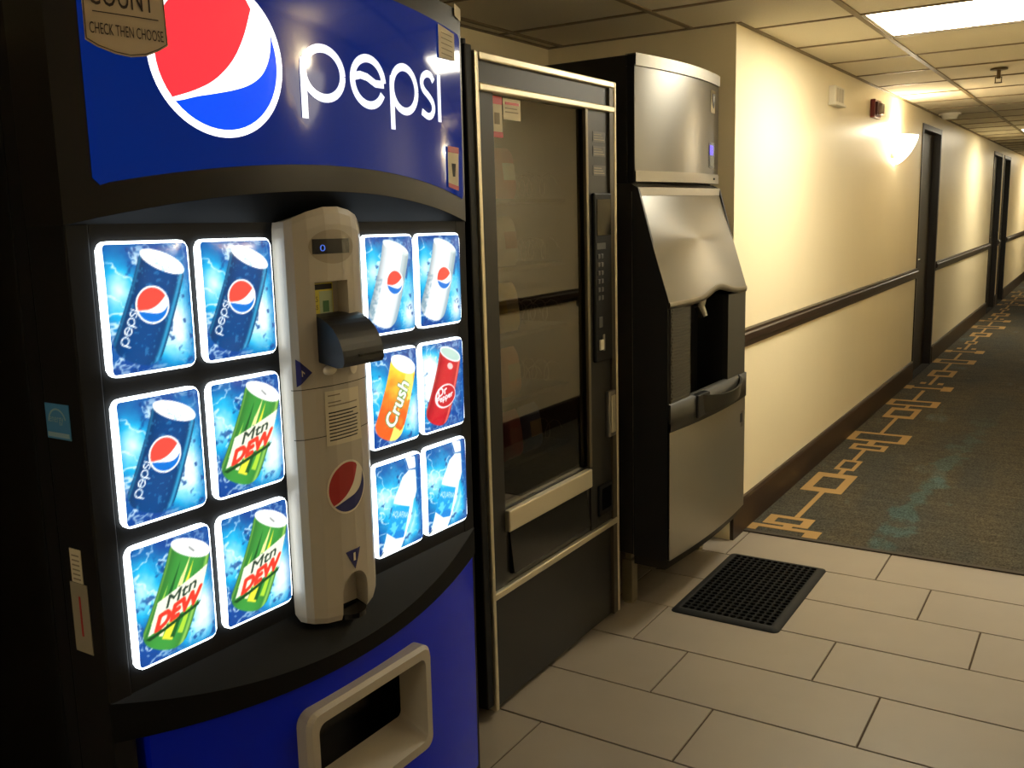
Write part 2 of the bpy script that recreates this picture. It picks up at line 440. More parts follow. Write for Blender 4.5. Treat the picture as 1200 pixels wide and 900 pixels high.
for y in ys:
    a = XB if y < YR else XW
    pts = [a] + [x for x in xs[1:-1] if x > a + .02] + [XR]
    for p, q in zip(pts, pts[1:]): bar(p + .012, q - .012, y - .009, y + .009)
# wall angles
bar(XW, XW + .02, YR, ys[-1]); bar(XB, XW, YR - .02, YR); bar(XB, XB + .02, ys[0], YR); bar(XR - .02, XR, ys[0], ys[-1])

# ------------------------------------------------------------------ lamps
M_diff = mat('lit_diffuser', (230, 225, 210), .4, emit=PANEL_COL, es=PANEL_GLOW)
for i, (x0, x1, y0, y1) in enumerate(lights):
    L = thing('ceiling_light', ['square lit ceiling panel above the ice machine end of the corridor', 'second lit ceiling panel farther down the corridor', 'third lit ceiling panel, far beyond the paired doors', 'lit ceiling panel behind the viewer past the vending alcove'][i], 'light', ((x0 + x1) / 2, (y0 + y1) / 2, HC), group='lit corridor ceiling panels')
    a = (x1 - x0) / 2 - .014; b = (y1 - y0) / 2 - .012
    f = MB()
    for s in (-1, 1):
        f.box(-a, a, s * b - .012, s * b + .012 - .024 * (s > 0) + .012 * (s < 0) * 0, .0, .012); f.box(s * a - .012 * (s > 0), s * a + .012 * (s < 0), -b, b, .0, .012)
    f.build('frame', M_white, L)
    MB().box(-a + .012, a - .012, -b + .012, b - .012, .002, .008).build('diffuser', M_diff, L)
M_bowl = mat('frosted_glass_bowl', (240, 225, 190), .4, emit=WARM_COL, es=BOWL_GLOW)
M_bulb = mat('lit_bulb', (255, 240, 210), .4, emit=WARM_COL, es=60)
def sconce(y, x, sgn, label, z=1.90):
    t = thing('wall_sconce', label, 'lamp', (x, y, z), (0, 0, 0 if sgn > 0 else PI), 'half bowl wall sconces')
    rows = []
    for i in range(13):
        p = i / 12 * PI / 2; r = max(.03, math.cos(p) ** 1.1 * (1 - .42 * p / PI * 2))
        rows.append([(.018 + .135 * r * math.cos(a), .19 * r * math.sin(a), -.19 * math.sin(p)) for a in [-PI / 2 + PI * k / 16 for k in range(17)]])
    m = MB(); m.smooth = True; m.grid(rows)
    o = m.build('bowl', M_bowl, t)
    MB().box(0, .018, -.10, .10, -.15, .03, .004).build('wall_plate', M_alu, t)
    m = MB(); m.cyl((.075, 0, -.03), .022, .05); m.build('bulb', M_bulb, t)
    ld = bpy.data.lights.new('bulb_light', 'POINT'); ld.energy = BULB_WATTS; ld.color = WARM_COL; ld.shadow_soft_size = .03
    lo = bpy.data.objects.new('bulb_light', ld); COL.objects.link(lo); lo.parent = t; lo.location = (.055, 0, .05)
sconce(7.08, XW, 1, 'glowing half bowl sconce on the cream wall before the first door')
sconce(2.55, XR, -1, 'half bowl sconce on the wall facing the vending machines', 1.97)
sconce(7.2, XR, -1, 'added unseen half bowl sconce on the facing wall across from the glowing sconce')  # out of view, added to raise the light on the cream wall
sconce(17.4, XR, -1, 'added unseen half bowl sconce on the facing wall beyond the paired doors')  # extra sconce added out of view to even the far corridor light

# ------------------------------------------------------------------ painted prints (button pictures)
class Canvas:
    SS = 3
    def __init__(s, nx, ny, asp=.77):
        s.nx, s.ny = nx, ny; a = (.085 + .93 * (np.arange(nx * s.SS) + .5) / (nx * s.SS)) * asp; b = .022 + .956 * (np.arange(ny * s.SS) + .5) / (ny * s.SS)
        s.X, s.Y = np.meshgrid(a, b); s.img = np.zeros(s.X.shape + (3,)); s.asp = asp
    def fill(s, mask, col):
        c = np.array(col, float)
        if c.ndim == 1: c = c / 255.0
        m = np.clip(mask.astype(float), 0, 1)[..., None]; s.img = s.img * (1 - m) + c * m
    def poly(s, pts):
        x, y = s.X, s.Y; ins = np.zeros(x.shape, bool); n = len(pts)
        for i in range(n):
            (x1, y1), (x2, y2) = pts[i], pts[(i + 1) % n]
            if y1 == y2: continue
            c = ((y1 > y) != (y2 > y)) & (x < (x2 - x1) * (y - y1) / (y2 - y1) + x1); ins ^= c
        return ins
    def ellipse(s, cx, cy, rx, ry, rot=0):
        c, n = math.cos(rot), math.sin(rot); dx, dy = s.X - cx, s.Y - cy
        return ((dx * c + dy * n) / rx) ** 2 + ((-dx * n + dy * c) / ry) ** 2 <= 1
    def stroke(s, pts, w):
        m = np.zeros(s.X.shape, bool)
        for (x1, y1), (x2, y2) in zip(pts, pts[1:]):
            dx, dy = x2 - x1, y2 - y1; L = dx * dx + dy * dy + 1e-12
            t = np.clip(((s.X - x1) * dx + (s.Y - y1) * dy) / L, 0, 1)
            m |= (s.X - x1 - t * dx) ** 2 + (s.Y - y1 - t * dy) ** 2 <= (w / 2) ** 2
        return m
    def text(s, st, o, ex, ey, w=None, h=None):
        """text with origin o, along ex, up ey"""
        P, T = text_tris(st, w, h); Q = np.array(o) + P[:, :1] * np.array(ex) + P[:, 1:] * np.array(ey)
        m = np.zeros(s.X.shape, bool)
        for t in T:
            a, b, c = Q[t]; 
            x0, x1 = min(a[0], b[0], c[0]), max(a[0], b[0], c[0]); y0, y1 = min(a[1], b[1], c[1]), max(a[1], b[1], c[1])
            k = s.nx * s.SS / s.asp / .93; kk = s.ny * s.SS / .956; ox, oy = .085 * s.asp, .022
            i0, i1 = max(int((y0 - oy) * kk) - 1, 0), max(int((y1 - oy) * kk) + 2, 0); j0, j1 = max(int((x0 - ox) * k) - 1, 0), max(int((x1 - ox) * k) + 2, 0)
            X, Y = s.X[i0:i1, j0:j1], s.Y[i0:i1, j0:j1]
            d = [(q[0] - p[0]) * (Y - p[1]) - (q[1] - p[1]) * (X - p[0]) for p, q in ((a, b), (b, c), (c, a))]
            m[i0:i1, j0:j1] |= ((d[0] >= 0) & (d[1] >= 0) & (d[2] >= 0)) | ((d[0] <= 0) & (d[1] <= 0) & (d[2] <= 0))
        return m
    def out(s):
        k = s.SS; return s.img.reshape(s.ny, k, s.nx, k, 3).mean((1, 3))

def vnoise(X, Y, sc, seed):
    rs = np.random.RandomState(seed); G = rs.rand(64, 64)
    x, y = X * sc, Y * sc; i, j = np.floor(x).astype(int), np.floor(y).astype(int); fx, fy = x - i, y - j
    fx, fy = fx * fx * (3 - 2 * fx), fy * fy * (3 - 2 * fy); g = lambda a, b: G[a % 64, b % 64]
    return (g(i, j) * (1 - fx) + g(i + 1, j) * fx) * (1 - fy) + (g(i, j + 1) * (1 - fx) + g(i + 1, j + 1) * fx) * fy
def bold(m, k=2):
    o = m.copy()
    for a in range(-k, k + 1):
        for b in range(-k, k + 1):
            if a * a + b * b <= k * k: o |= np.roll(np.roll(m, a, 0), b, 1)
    return o
def fbm(X, Y, sc, seed, o=4): return sum(vnoise(X, Y, sc * 2 ** k, seed + k) * .5 ** (k + 1) for k in range(o)) / (1 - .5 ** o)

def splash(c, seed, gx=.62, gy=.35):
    """icy blue splash behind every drink"""
    X, Y = c.X, c.Y
    g = np.exp(-(((X - gx) / .22) ** 2 + ((Y - gy) / .32) ** 2)); g2 = np.exp(-(((X - .12) / .2) ** 2 + ((Y - .62) / .25) ** 2))
    deep = np.array([20, 72, 150]) / 255; cy = np.array([30, 176, 226]) / 255; wh = np.array([.93, 1.0, 1.0])
    t = np.clip(g * 1.0 + .75 * g2 + .55 * (fbm(X, Y, 6, seed) - .45), 0, 1)[..., None]
    img = np.where(t < .5, deep + (cy - deep) * t * 2, cy + (wh - cy) * (t - .5) * 2)
    n = 1 - np.abs(fbm(X + .25 * fbm(X, Y, 5, seed + 9), Y, 9, seed + 3) - .5) * 2
    m = np.clip((n - .90) * 14, 0, 1) * np.clip(1.15 - X * 1.1 + .2 * (Y > .7), .12, 1); c.img = img
    c.fill(m * .8, (225, 248, 255))
    c.fill(np.clip((fbm(X, Y, 16, seed + 20) - .66) * 12, 0, 1) * .75, (14, 60, 130))
    cor = np.clip(np.maximum(np.abs(X / c.asp - .5) * 2, np.abs(Y - .5) * 2) - .72, 0, .3)
    c.fill(cor * 1.6, (16, 58, 132))

class Can:
    def __init__(s, c, top, ang, R, L, ry=.07):
        s.c = c; s.top = np.array(top); s.e = np.array((math.cos(ang), math.sin(ang))); s.d = np.array((s.e[1], -s.e[0])); s.R, s.L, s.ang, s.ry = R, L, ang, ry
        s.s = (c.X - top[0]) * s.e[0] + (c.Y - top[1]) * s.e[1]; s.t = (c.X - top[0]) * s.d[0] + (c.Y - top[1]) * s.d[1]
        k = np.clip(1 - (s.s / R) ** 2, 0, 1) ** .5
        bot = L + .075 * k - .05 * (np.abs(s.s / R) ** 6)
        rr = R * np.clip(.93 + s.t / .6, 0, 1)
        s.mask = (np.abs(s.s) < rr) & (s.t > -.0) & (s.t < bot); s.k = k
    def at(s, u, t): return s.top + s.e * u + s.d * t
    def body(s, base, edge, hi=None):
        u = np.clip(s.s / s.R, -1, 1)[..., None]; base = np.array(base) / 255; edge = np.array(edge) / 255
        col = base * (1 - .35 * np.abs(u) ** 3); col = col + (edge - col) * np.exp(-((u - .86) / .09) ** 2) * .9 + (edge - col) * np.exp(-((u + .93) / .05) ** 2) * .5
        s.c.fill(s.mask, col)
    def lid(s, col, rim=(255, 255, 255)):
        s.c.fill(s.c.ellipse(s.top[0], s.top[1], s.R * .98, s.ry, s.ang), rim); s.c.fill(s.c.ellipse(s.top[0], s.top[1], s.R * .88, s.ry * .78, s.ang), col)

def globe(c, ctr, r, rot, rim=(255, 255, 255)):
    c.fill(c.ellipse(ctr[0], ctr[1], r * 1.06, r * 1.06), rim); red, blue = globe_polys(.96)
    ca, sa = math.cos(rot), math.sin(rot); T = lambda P: [(ctr[0] + r * (x * ca - y * sa), ctr[1] + r * (x * sa + y * ca)) for x, y in P]
    c.fill(c.poly(T(red)), (238, 74, 62)); c.fill(c.poly(T(blue)), (12, 110, 205))

def pic_cola(c):
    splash(c, 1); k = Can(c, (.539, .835), -.393, .205, .72); k.body((8, 66, 128), (52, 160, 205)); k.lid((252, 255, 255))
    drops = fbm(c.X, c.Y, 40, 77, 2); c.fill(k.mask * (drops > .72) * .4, (80, 160, 210))
    globe(c, (.412, .52), .135, -.42)
    ex = -k.d; ey = -k.e * -1; up = np.array((-ex[1], ex[0])); o = k.at(-.095, .70); u = .062
    for P, w in wordmark(): c.fill(c.stroke([tuple(o + ex * p[0] * u + up * p[1] * u) for p in P], w * u), (245, 250, 255))
def pic_diet(c):
    splash(c, 31, .68, .25); k = Can(c, (.495, .86), -.34, .20, .74, .06); k.body((236, 246, 250), (150, 178, 190)); k.lid((250, 255, 255), (215, 228, 226))
    sd = (k.mask & (k.s > .10) & (k.t < .32)); c.fill(sd * .35, (120, 145, 150)); c.fill((k.mask & (k.s < -.12) & (k.t > .35)) * np.clip(fbm(c.X, c.Y, 45, 5, 2) * 1.4 - .4, 0, 1), (90, 130, 150))
    globe(c, (.44, .52), .12, -.55, (250, 252, 255))
def pic_dew(c):
    splash(c, 51, .66, .3); k = Can(c, (.592, .842), -.45, .205, .73, .070); k.body((62, 150, 62), (150, 205, 90)); k.lid((232, 238, 235))
    c.fill(c.stroke([tuple(k.at(-.03, .0)), tuple(k.at(.02, .02))], .012), (120, 120, 120))
    for u, t0, t1, w, col in ((-.10, .66, .1, .03, (30, 92, 40)), (.02, .72, .08, .05, (226, 226, 60)), (.06, .70, .14, .02, (30, 92, 40)), (-.05, .70, .18, .018, (250, 250, 190)), (.12, .66, .12, .025, (170, 214, 60)), (-.15, .62, .30, .02, (160, 210, 80)), (-.02, .3, .05, .02, (240, 240, 150))):
        a, b, d = k.at(u - w, t0), k.at(u + w, t0), k.at(u + .02, t1); c.fill(c.poly([tuple(a), tuple(b), tuple(d)]) & k.mask, col)
    c.fill(c.poly([(.24, .51), (.73, .665), (.62, .41), (.14, .265)]), (238, 240, 215)); c.fill(c.poly([(.12, .245), (.63, .395), (.60, .36), (.15, .225)]), (25, 70, 35))
    ex = np.array((.96, .27)); ey = np.array((.36, .93))
    c.fill(bold(c.text('Mtn', (.305, .435), ex, ey, .29, .105), 1), (40, 60, 50)); c.fill(bold(c.text('DEW', (.200, .285), ex, ey, .42, .125), 4), (226, 60, 44))
def pic_orange(c):
    splash(c, 81, .68, .3); k = Can(c, (.54, .825), -.39, .205, .72, .085)
    u = np.clip(k.t / .7, 0, 1)[..., None]; a, b = np.array((250, 208, 60)) / 255, np.array((238, 96, 36)) / 255
    k.body((245, 130, 40), (255, 190, 90)); m = np.clip(u * 1.5 - .2 + (fbm(c.X, c.Y, 9, 3)[..., None] - .5), 0, 1); c.fill(k.mask, a + (b - a) * m)
    c.fill(k.mask & (k.s > .05) & (fbm(c.X, c.Y, 8, 13) > .5), (255, 228, 110)); k.lid((255, 255, 250))
    ex = -k.d * .97 + k.e * .16; up = np.array((-ex[1], ex[0])); o = k.at(.06, .665)
    P = k.at(-.1, .35)
    for off, col in ((.018, (70, 130, 60)), (0, (255, 252, 235))):
        m = bold(c.text('Crush', o, ex, up, .5, .17))
        if off:
            for dx, dy in ((off, 0), (-off, 0), (0, off), (0, -off)): m |= c.text('Crush', o + np.array((dx, dy)), ex, up, .5, .17)
        c.fill(m, col)
def pic_red(c):
    splash(c, 101, .15, .55); k = Can(c, (.53, .83), -.385, .195, .72, .07); k.body((196, 30, 44), (240, 110, 100)); k.lid((178, 208, 196), (236, 244, 240))
    c.fill(c.ellipse(*k.at(.02, .13), .05, .035, k.ang) * .8, (255, 235, 225))
    o = (.40, .385); c.fill(c.ellipse(o[0], o[1], .18, .13, .12), (250, 240, 238)); c.fill(c.ellipse(o[0] + .01, o[1], .162, .115, .12), (188, 24, 40))
    ex, up = np.array((.985, .17)), np.array((-.05, 1.0))
    c.fill(bold(c.text('Dr', (o[0] - .12, o[1] + .005), ex, up, .15, .085), 1), (255, 250, 250)); c.fill(bold(c.text('Pepper', (o[0] - .145, o[1] - .085), ex, up, .28, .085), 1), (255, 250, 250))
def pic_water(c):
    splash(c, 121, .45, .35)
    c.fill(c.poly([(.09, -.02), (.18, .3), (.30, .60), (.44, .79), (.55, .84), (.66, .82), (.66, .60), (.56, .40), (.43, .1), (.38, -.02)]) * .96, (250, 254, 255))
    c.fill(c.poly([(.53, .985), (.68, .955), (.665, .84), (.55, .85)]), (255, 255, 255))
    lab = c.poly([(.275, .553), (.40, .50), (.53, .455), (.425, .145), (.30, .165), (.165, .265)])
    g = np.clip((c.Y - .15) / .4, 0, 1)[..., None]; c.fill(lab, np.array((26, 140, 215)) / 255 * (1 - g) + np.array((40, 176, 226)) / 255 * g)
    c.fill(lab & (c.Y < .22 + .1 * (.53 - c.X)), (24, 130, 210)); c.fill(lab & (fbm(c.X, c.Y, 9, 4) > .6), (90, 205, 235))
    c.fill(c.text('AQUAFINA', (.245, .405), (.94, -.30), (.33, .95), .25, .075), (240, 250, 255))
    c.fill(c.stroke([(.62, .5), (.57, .32), (.5, .2)], .05) * .6, (60, 185, 215)); c.fill(c.stroke([(.04, .06), (.07, .035), (.11, .045), (.13, .07)], .012), (70, 90, 100))

# ------------------------------------------------------------------ soda vending machine
SODA = thing('soda_vending_machine', 'tall black drinks machine with lit can buttons and a bulging blue sign', 'vending machine', (-1.25, 1.257, 0), (-.015, 0, 0))
HW = .491
def fy(y): return 1 - (y / HW) ** 2
def bx(y): return .058 * fy(y)
NY = 33
YS = [-HW + 2 * HW * i / (NY - 1) for i in range(NY)]
m = MB(); m.box(-.85, -.138, -.487, .487, .02, 1.875, .004); m.box(-.138, -.128, -.475, .475, .03, 1.86); m.build('cabinet', M_black, SODA)
m = MB(); m.box(-.128, -.095, -.491, .491, .022, 1.43); m.box(-.095, -.001, -.491, -.452, .022, 1.43, .003); m.box(-.095, -.001, .452, .491, .022, 1.43, .003); m.box(-.095, -.002, -.452, .452, .69, 1.43); m.box(-.095, 0, -.452, .452, .022, .075)
m.box(-.128, -.095, -.491, .491, 1.43, 1.884)
m.build('door', M_black, SODA)
M_house = mat('grey_sign_trim', (38, 37, 36), .32, .45, bump=(500, .05))
m = MB(); m.smooth = True
zb = lambda y: 1.428 + .055 * fy(y); zt = lambda y: 1.885
m.grid([[(bx(y), y, zb(y)) for y in YS], [(bx(y), y, 1.475 + .053 * fy(y)) for y in YS], [(bx(y), y, 1.831 + .02 * fy(y)) for y in YS], [(bx(y), y, zt(y)) for y in YS]])
m.smooth = False
m.grid([[(bx(y), y, zt(y)) for y in YS], [(-.095, y, zt(y)) for y in YS]])
for s in (-HW, HW): m.add([(-.095, s, 1.428), (0, s, 1.428), (0, s, 1.885), (-.095, s, 1.885)], [[0, 1, 2, 3]])
m.build('sign_surround', M_house, SODA)
m = MB(); m.smooth = True; m.grid([[(bx(y) - .0005, y, zb(y) - .0005) for y in YS], [(-.004, y, 1.4275) for y in YS]])
m.build('soffit', mat('dark_blue_grey_soffit', (9, 12, 15), .6, spec=.12), SODA)
# lit sign panel
M_signblue = mat('lit_sign_blue', (1, 2, 24), .07, spec=.22, emit=(.0, .0135, .135), es=.62)
def surf(name, P, T, mtl, off, parent, cols=None):
    ysl = [-HW + 2 * HW * i / 48 for i in range(49)] if cols is None else cols
    lo, hi = min(p[0] for p in P), max(p[0] for p in P)
    P, T = cut_columns(P, T, [y for y in ysl if lo < y < hi])
    m = MB(); m.smooth = name == 'sign_panel'; m.add([(bx(y) + off, y, z) for y, z in P], T)
    o = m.build(name, mtl, parent, fix=False)
    return o
def sign_outline():
    ys_ = [-.447 + .927 * i / 40 for i in range(41)]
    lo = [(y, 1.475 + .053 * fy(y)) for y in ys_]; hi = [(y, 1.831 + .02 * fy(y)) for y in ys_]
    lo[0] = (-.437, lo[0][1]); hi[0] = (-.437, hi[0][1]); lo[-1] = (.472, lo[-1][1]); hi[-1] = (.472, hi[-1][1])
    return lo + [(.48, lo[-1][1] + .008), (.48, hi[-1][1] - .008)] + hi[::-1] + [(-.447, hi[0][1] - .01), (-.447, lo[0][1] + .01)]
SIGN = surf('sign_panel', *fill2d(sign_outline()), M_signblue, .0012, SODA)
def lit(name, rgb, s): return mat(name, tuple(min(1, x) for x in lin(rgb)), .07, emit=lin(rgb), es=s)
GC = (-.231, 1.684)
def on_disc(P, r): return [(GC[0] + x * r, GC[1] + y * r) for x, y in P]
red, blue = globe_polys(1.0)
M_litwhite = lit('lit_white', (250, 250, 255), 1.05)
emb = surf('emblem', *fill2d(ell(GC[0], GC[1], .122, .122, n=72)[:-1]), M_litwhite, .0020, SIGN); emb['label'] = 'round red, white and blue emblem on the lit sign'
surf('emblem_red', *fill2d(on_disc(red, .110)), lit('lit_red', (250, 44, 54), 1.0), .0026, SIGN)
surf('emblem_blue', *fill2d(on_disc(blue, .110)), lit('lit_blue', (0, 62, 205), 1.0), .0026, SIGN)
M_letter = lit('lit_letter_white', (205, 208, 220), 1.0)
letters = wordmark(); groups = [(0, 2), (2, 4), (4, 6), (6, 7), (7, 8)]
for a, b in groups:
    P, T = [], []
    for pts, w in letters[a:b]:
        l_, r_ = ribbon([(-.070 + x * .099, 1.636 + z * .099) for x, z in pts], w * .099, closed=False)
        o = len(P); P += [tuple(p) for p in l_] + [tuple(p) for p in r_]; n = len(l_)
        T += [[o + i, o + n + i, o + n + i + 1, o + i + 1] for i in range(n - 1)]
    m = MB(); m.add([(bx(y) + .0024, y, z) for y, z in P], T); m.build('letter', M_letter, SIGN, fix=False)
# calorie sticker with its lettering
M_cal = mat('grey_shield_sticker', (196, 178, 150), .5)
sh = [(-.441, 1.684), (-.425, 1.676), (-.40, 1.669), (-.378, 1.667), (-.355, 1.671), (-.335, 1.680), (-.319, 1.690), (-.322, 1.80), (-.345, 1.806), (-.38, 1.81), (-.415, 1.806), (-.441, 1.80)]
cal = surf('calorie_sticker', *fill2d(sh), M_cal, .0034, SODA); cal['label'] = 'grey shield sticker reading COUNT, CHECK THEN CHOOSE'
sh2 = [(y * .97 + (-.38) * .03, z * .96 + 1.74 * .04) for y, z in sh]
l_, r_ = ribbon(sh2 + sh2[:1], .0016); n = len(l_); m = MB(); m.add([(bx(y) + .0040, y, z) for y, z in list(map(tuple, l_)) + list(map(tuple, r_))], [[i, n + i, n + i + 1, i + 1] for i in range(n - 1)]); m.build('sticker_line', mat('faded_line', (86, 76, 62), .5), cal, fix=False)
def surf_text(name, s, y0, z0, w, h, mtl, off, parent, slope=0):
    P, T = text_tris(s, w, h); m = MB(); m.add([(bx(y0 + p[0]) + off, y0 + p[0], z0 + p[1] + slope * p[0]) for p in P], T.tolist()); return m.build(name, mtl, parent, fix=False)
M_brownink = mat('brown_ink', (48, 34, 24), .5)
surf_text('lettering', 'CHECK THEN CHOOSE', -.434, 1.694, .108, .0155, M_brownink, .0042, cal)
surf_text('lettering', 'COUNT', -.432, 1.733, .095, .034, M_brownink, .0042, cal)
surf('rule_line', *fill2d([(-.428, 1.7235), (-.332, 1.7235), (-.332, 1.725), (-.428, 1.725)]), M_brownink, .0042, cal)
# stickers on the sign
st = surf('instruction_sticker', *fill2d([(.370, 1.836), (.370, 1.768), (.448, 1.772), (.448, 1.828)]), M_paper, .0036, SODA)
for i in range(5):
    z = 1.822 - i * .0105; surf('text_line', *fill2d([(.382, z), (.436, z - .001), (.436, z - .003), (.382, z - .002)]), mat('grey_ink', (140, 130, 112), .7) if i == 0 else bpy.data.materials['grey_ink'], .0042, st)
st = surf('warning_sticker', *fill2d([(.398, 1.589), (.455, 1.589), (.449, 1.495), (.396, 1.502)]), M_paper, .0036, SODA)
surf('warning_band', *fill2d([(.398, 1.589), (.455, 1.589), (.4545, 1.576), (.398, 1.576)]), M_red, .0042, st); surf('warning_band', *fill2d([(.3965, 1.511), (.450, 1.505), (.449, 1.495), (.396, 1.502)]), M_red, .0042, st)
surf('warning_mark', *fill2d([(.415, 1.553), (.437, 1.553), (.432, 1.525), (.420, 1.525)]), M_ink, .0042, st)
st = surf('price_tag', *fill2d([(.455, 1.868), (.488, 1.862), (.488, 1.888), (.455, 1.894)]), M_paper, .003, SODA)

# selection buttons
BW, BH = .159, .203
def pillow(s_, t_): return .006 + .009 * (1 - s_ ** 4) * (1 - t_ ** 4)
def rr_map(s_, t_, hw, hh, r=.016):
    y, z = s_ * hw, t_ * hh
    oy, oz = abs(y) - (hw - r), abs(z) - (hh - r)
    if oy > 0 and oz > 0:
        d = math.hypot(oy, oz); mx = max(oy, oz); k = mx / d; y = math.copysign(hw - r + oy * k, y); z = math.copysign(hh - r + oz * k, z)
    return y, z
def button_mesh():
    n = 16; q = [-1 + 2 * i / n for i in range(n + 1)]
    m = MB(); m.smooth = True
    rows = [[(pillow(s_, t_), *rr_map(s_, t_, BW / 2, BH / 2)) for s_ in q] for t_ in q]; m.grid(rows)
    rim = rows[0] + [r[-1] for r in rows[1:]] + rows[-1][-2::-1] + [r[0] for r in rows[-2:0:-1]]
    m.smooth = False; k = len(rim); m.add(rim + [(-.003, p[1], p[2]) for p in rim], [[i, (i + 1) % k, k + (i + 1) % k, k + i] for i in range(k)])
    me = bpy.data.meshes.new('selection_button'); me.from_pydata(m.v, [], m.f); me.polygons.foreach_set('use_smooth', m.sm); me.materials.append(M_button); me.update(); return me
M_button = mat('lit_button_edge', (240, 245, 255), .25, emit=(.86, .95, 1.0), es=BUTTON_GLOW)
M_print = glow_attr('backlit_print', .88)
PX0, PX1, PZ = -.93, .95, .955
def picture_mesh(fn, nx=84, ny=108):
    c = Canvas(nx, ny); fn(c); img = c.out()
    col = np.where(img <= .04045, img / 12.92, ((img + .055) / 1.055) ** 2.4)
    vs = []
    for j in range(ny):
        for i in range(nx):
            s_ = PX0 + (PX1 - PX0) * i / (nx - 1); t_ = -PZ + 2 * PZ * j / (ny - 1); y, z = rr_map(s_, t_, BW / 2, BH / 2, .012); vs.append((pillow(s_, t_) + .0012, y, z))
    fs = [[j * nx + i, j * nx + i + 1, (j + 1) * nx + i + 1, (j + 1) * nx + i] for j in range(ny - 1) for i in range(nx - 1)]
    me = bpy.data.meshes.new('picture'); me.from_pydata(vs, [], fs); a = me.color_attributes.new('print', 'FLOAT_COLOR', 'POINT')
    a.data.foreach_set('color', np.concatenate([col.reshape(-1, 3), np.ones((nx * ny, 1))], 1).astype(np.float32).ravel())
    me.materials.append(M_print); me.polygons.foreach_set('use_smooth', [True] * len(fs)); me.update(); return me
btn = button_mesh()
pics = {f.__name__: picture_mesh(f) for f in (pic_cola, pic_diet, pic_dew, pic_orange, pic_red, pic_water)}
NOTE = {'pic_cola': 'blue soda can on a lit button', 'pic_diet': 'pale diet soda can on a lit button', 'pic_dew': 'green citrus soda can on a lit button', 'pic_orange': 'orange soda can on a lit button', 'pic_red': 'dark red soda can on a lit button', 'pic_water': 'water bottle on a lit button'}
for zc, row in ((1.302, ('pic_cola', 'pic_cola', 'pic_diet', 'pic_diet')), (1.067, ('pic_cola', 'pic_dew', 'pic_orange', 'pic_red')), (.835, ('pic_dew', 'pic_dew', 'pic_water', 'pic_water'))):
    for yc, p in zip((-.3665, -.1905, .207, .3755), row):
        b = link('selection_button', btn, SODA, (0, yc, zc)); b['label'] = NOTE[p]
        link('picture', pics[p], b)

# money column
prof = [(-.10, -.004), (-.10, .006), (-.098, .026), (-.088, .037), (-.06, .045), (-.02, .051), (.02, .051), (.055, .046), (.082, .038), (.100, .026), (.108, .012), (.11, -.004)]
def ctop(y): return 1.457 - .028 * (abs(y - .005) / .105) ** 2
def cbot(y): return .668 + .018 * (abs(y - .005) / .105) ** 2
m = MB(); n = len(prof); lev = []
for k, ins in ((0, .9), (.015, .975), (.04, 1), (.5, 1), (.96, 1), (.985, .97), (1.0, .9)):
    lev.append([(-.004 + (x + .004) * (ins if x > 0 else 1), y * (1 - (1 - ins) * .3), cbot(y) + (ctop(y) - cbot(y)) * k) for y, x in prof])
vs = [p for L in lev for p in L]; fs = [[i * n + j, i * n + (j + 1) % n, (i + 1) * n + (j + 1) % n, (i + 1) * n + j] for i in range(6) for j in range(n)]
fs += [list(range(n))[::-1], list(range(6 * n, 7 * n))]; m.add(vs, fs); m.sm = [True] * (len(fs) - 2) + [False] * 2
colm = m.build('money_column', M_beige, SODA)
c1 = MB(); c1.box(.022, .09, -.05, .034, 1.178, 1.322)
cup = MB(); pr = [(-.024, .60)] + [(.014 + .038 * math.cos(a), .719 + .038 * math.sin(a)) for a in [PI - i * PI / 12 for i in range(13)]] + [(.052, .60)]; cup.prism(pr, .016, .09, 'X')
boolean(colm, [c1, cup])
for p in colm.data.polygons: p.use_smooth = False
m = MB(); m.add([(.0525, y, z) for y, z in [(-.058, 1.3845)] + ell(-.002, 1.3845, .060, .032, n=32)], [[0, i, i + 1] for i in range(1, 33)])
def colx(y):
    P = sorted((yy, xx) for yy, xx in prof if xx > 0); return float(np.interp(y, [p[0] for p in P], [p[1] for p in P]))
def patch(name, poly, mtl, parent, off=.0008):
    P, T = fill2d(poly); P, T = cut_columns(P, T, [p[0] for p in prof if min(q[0] for q in P) < p[0] < max(q[0] for q in P)])
    m = MB(); m.add([(colx(y) + off, y, z) for y, z in P], T); return m.build(name, mtl, parent, fix=False)
dsp = patch('display_bezel', ell(-.002, 1.3845, .058, .031, n=32)[:-1], mat('bezel_grey', (150, 140, 122), .4), SODA)
patch('display', [(-.052, 1.372), (.042, 1.372), (.042, 1.3985), (-.052, 1.3985)], mat('display_glass', (22, 22, 30), .15), dsp, .0016)
P, T = text_tris('0', .012, .012); mm = MB(); mm.add([(colx(-.035 + p[0]) + .0022, -.036 + p[0], 1.3765 + p[1]) for p in P], T.tolist()); mm.build('display_digit', mat('blue_digit', (40, 60, 140), .4, emit=(.05, .12, .5), es=.8), dsp, fix=False)
m = MB(); m.box(.0222, .0232, -.049, .020, 1.259, 1.318); stk = m.build('bill_sticker', mat('yellow_sticker', (212, 200, 62), .5), SODA); stk['label'] = 'yellow sticker above the bill slot'
MB().box(.0232, .0236, -.016, .018, 1.262, 1.303).build('sticker_picture', mat('pale_green_print', (176, 190, 150), .5), stk); MB().box(.0236, .0240, -.008, .008, 1.264, 1.285).build('sticker_picture', mat('green_print', (60, 110, 60), .5), stk)
MB().box(.0232, .0236, -.047, .018, 1.306, 1.316).build('sticker_heading', M_ink, stk)
def boxtext(name, s, x, y0, z0, w, h, mtl, parent):
    P, T = text_tris(s, w, h); mm = MB(); mm.add([(x, y0 + p[0], z0 + p[1]) for p in P], T.tolist()); return mm.build(name, mtl, parent, fix=False)
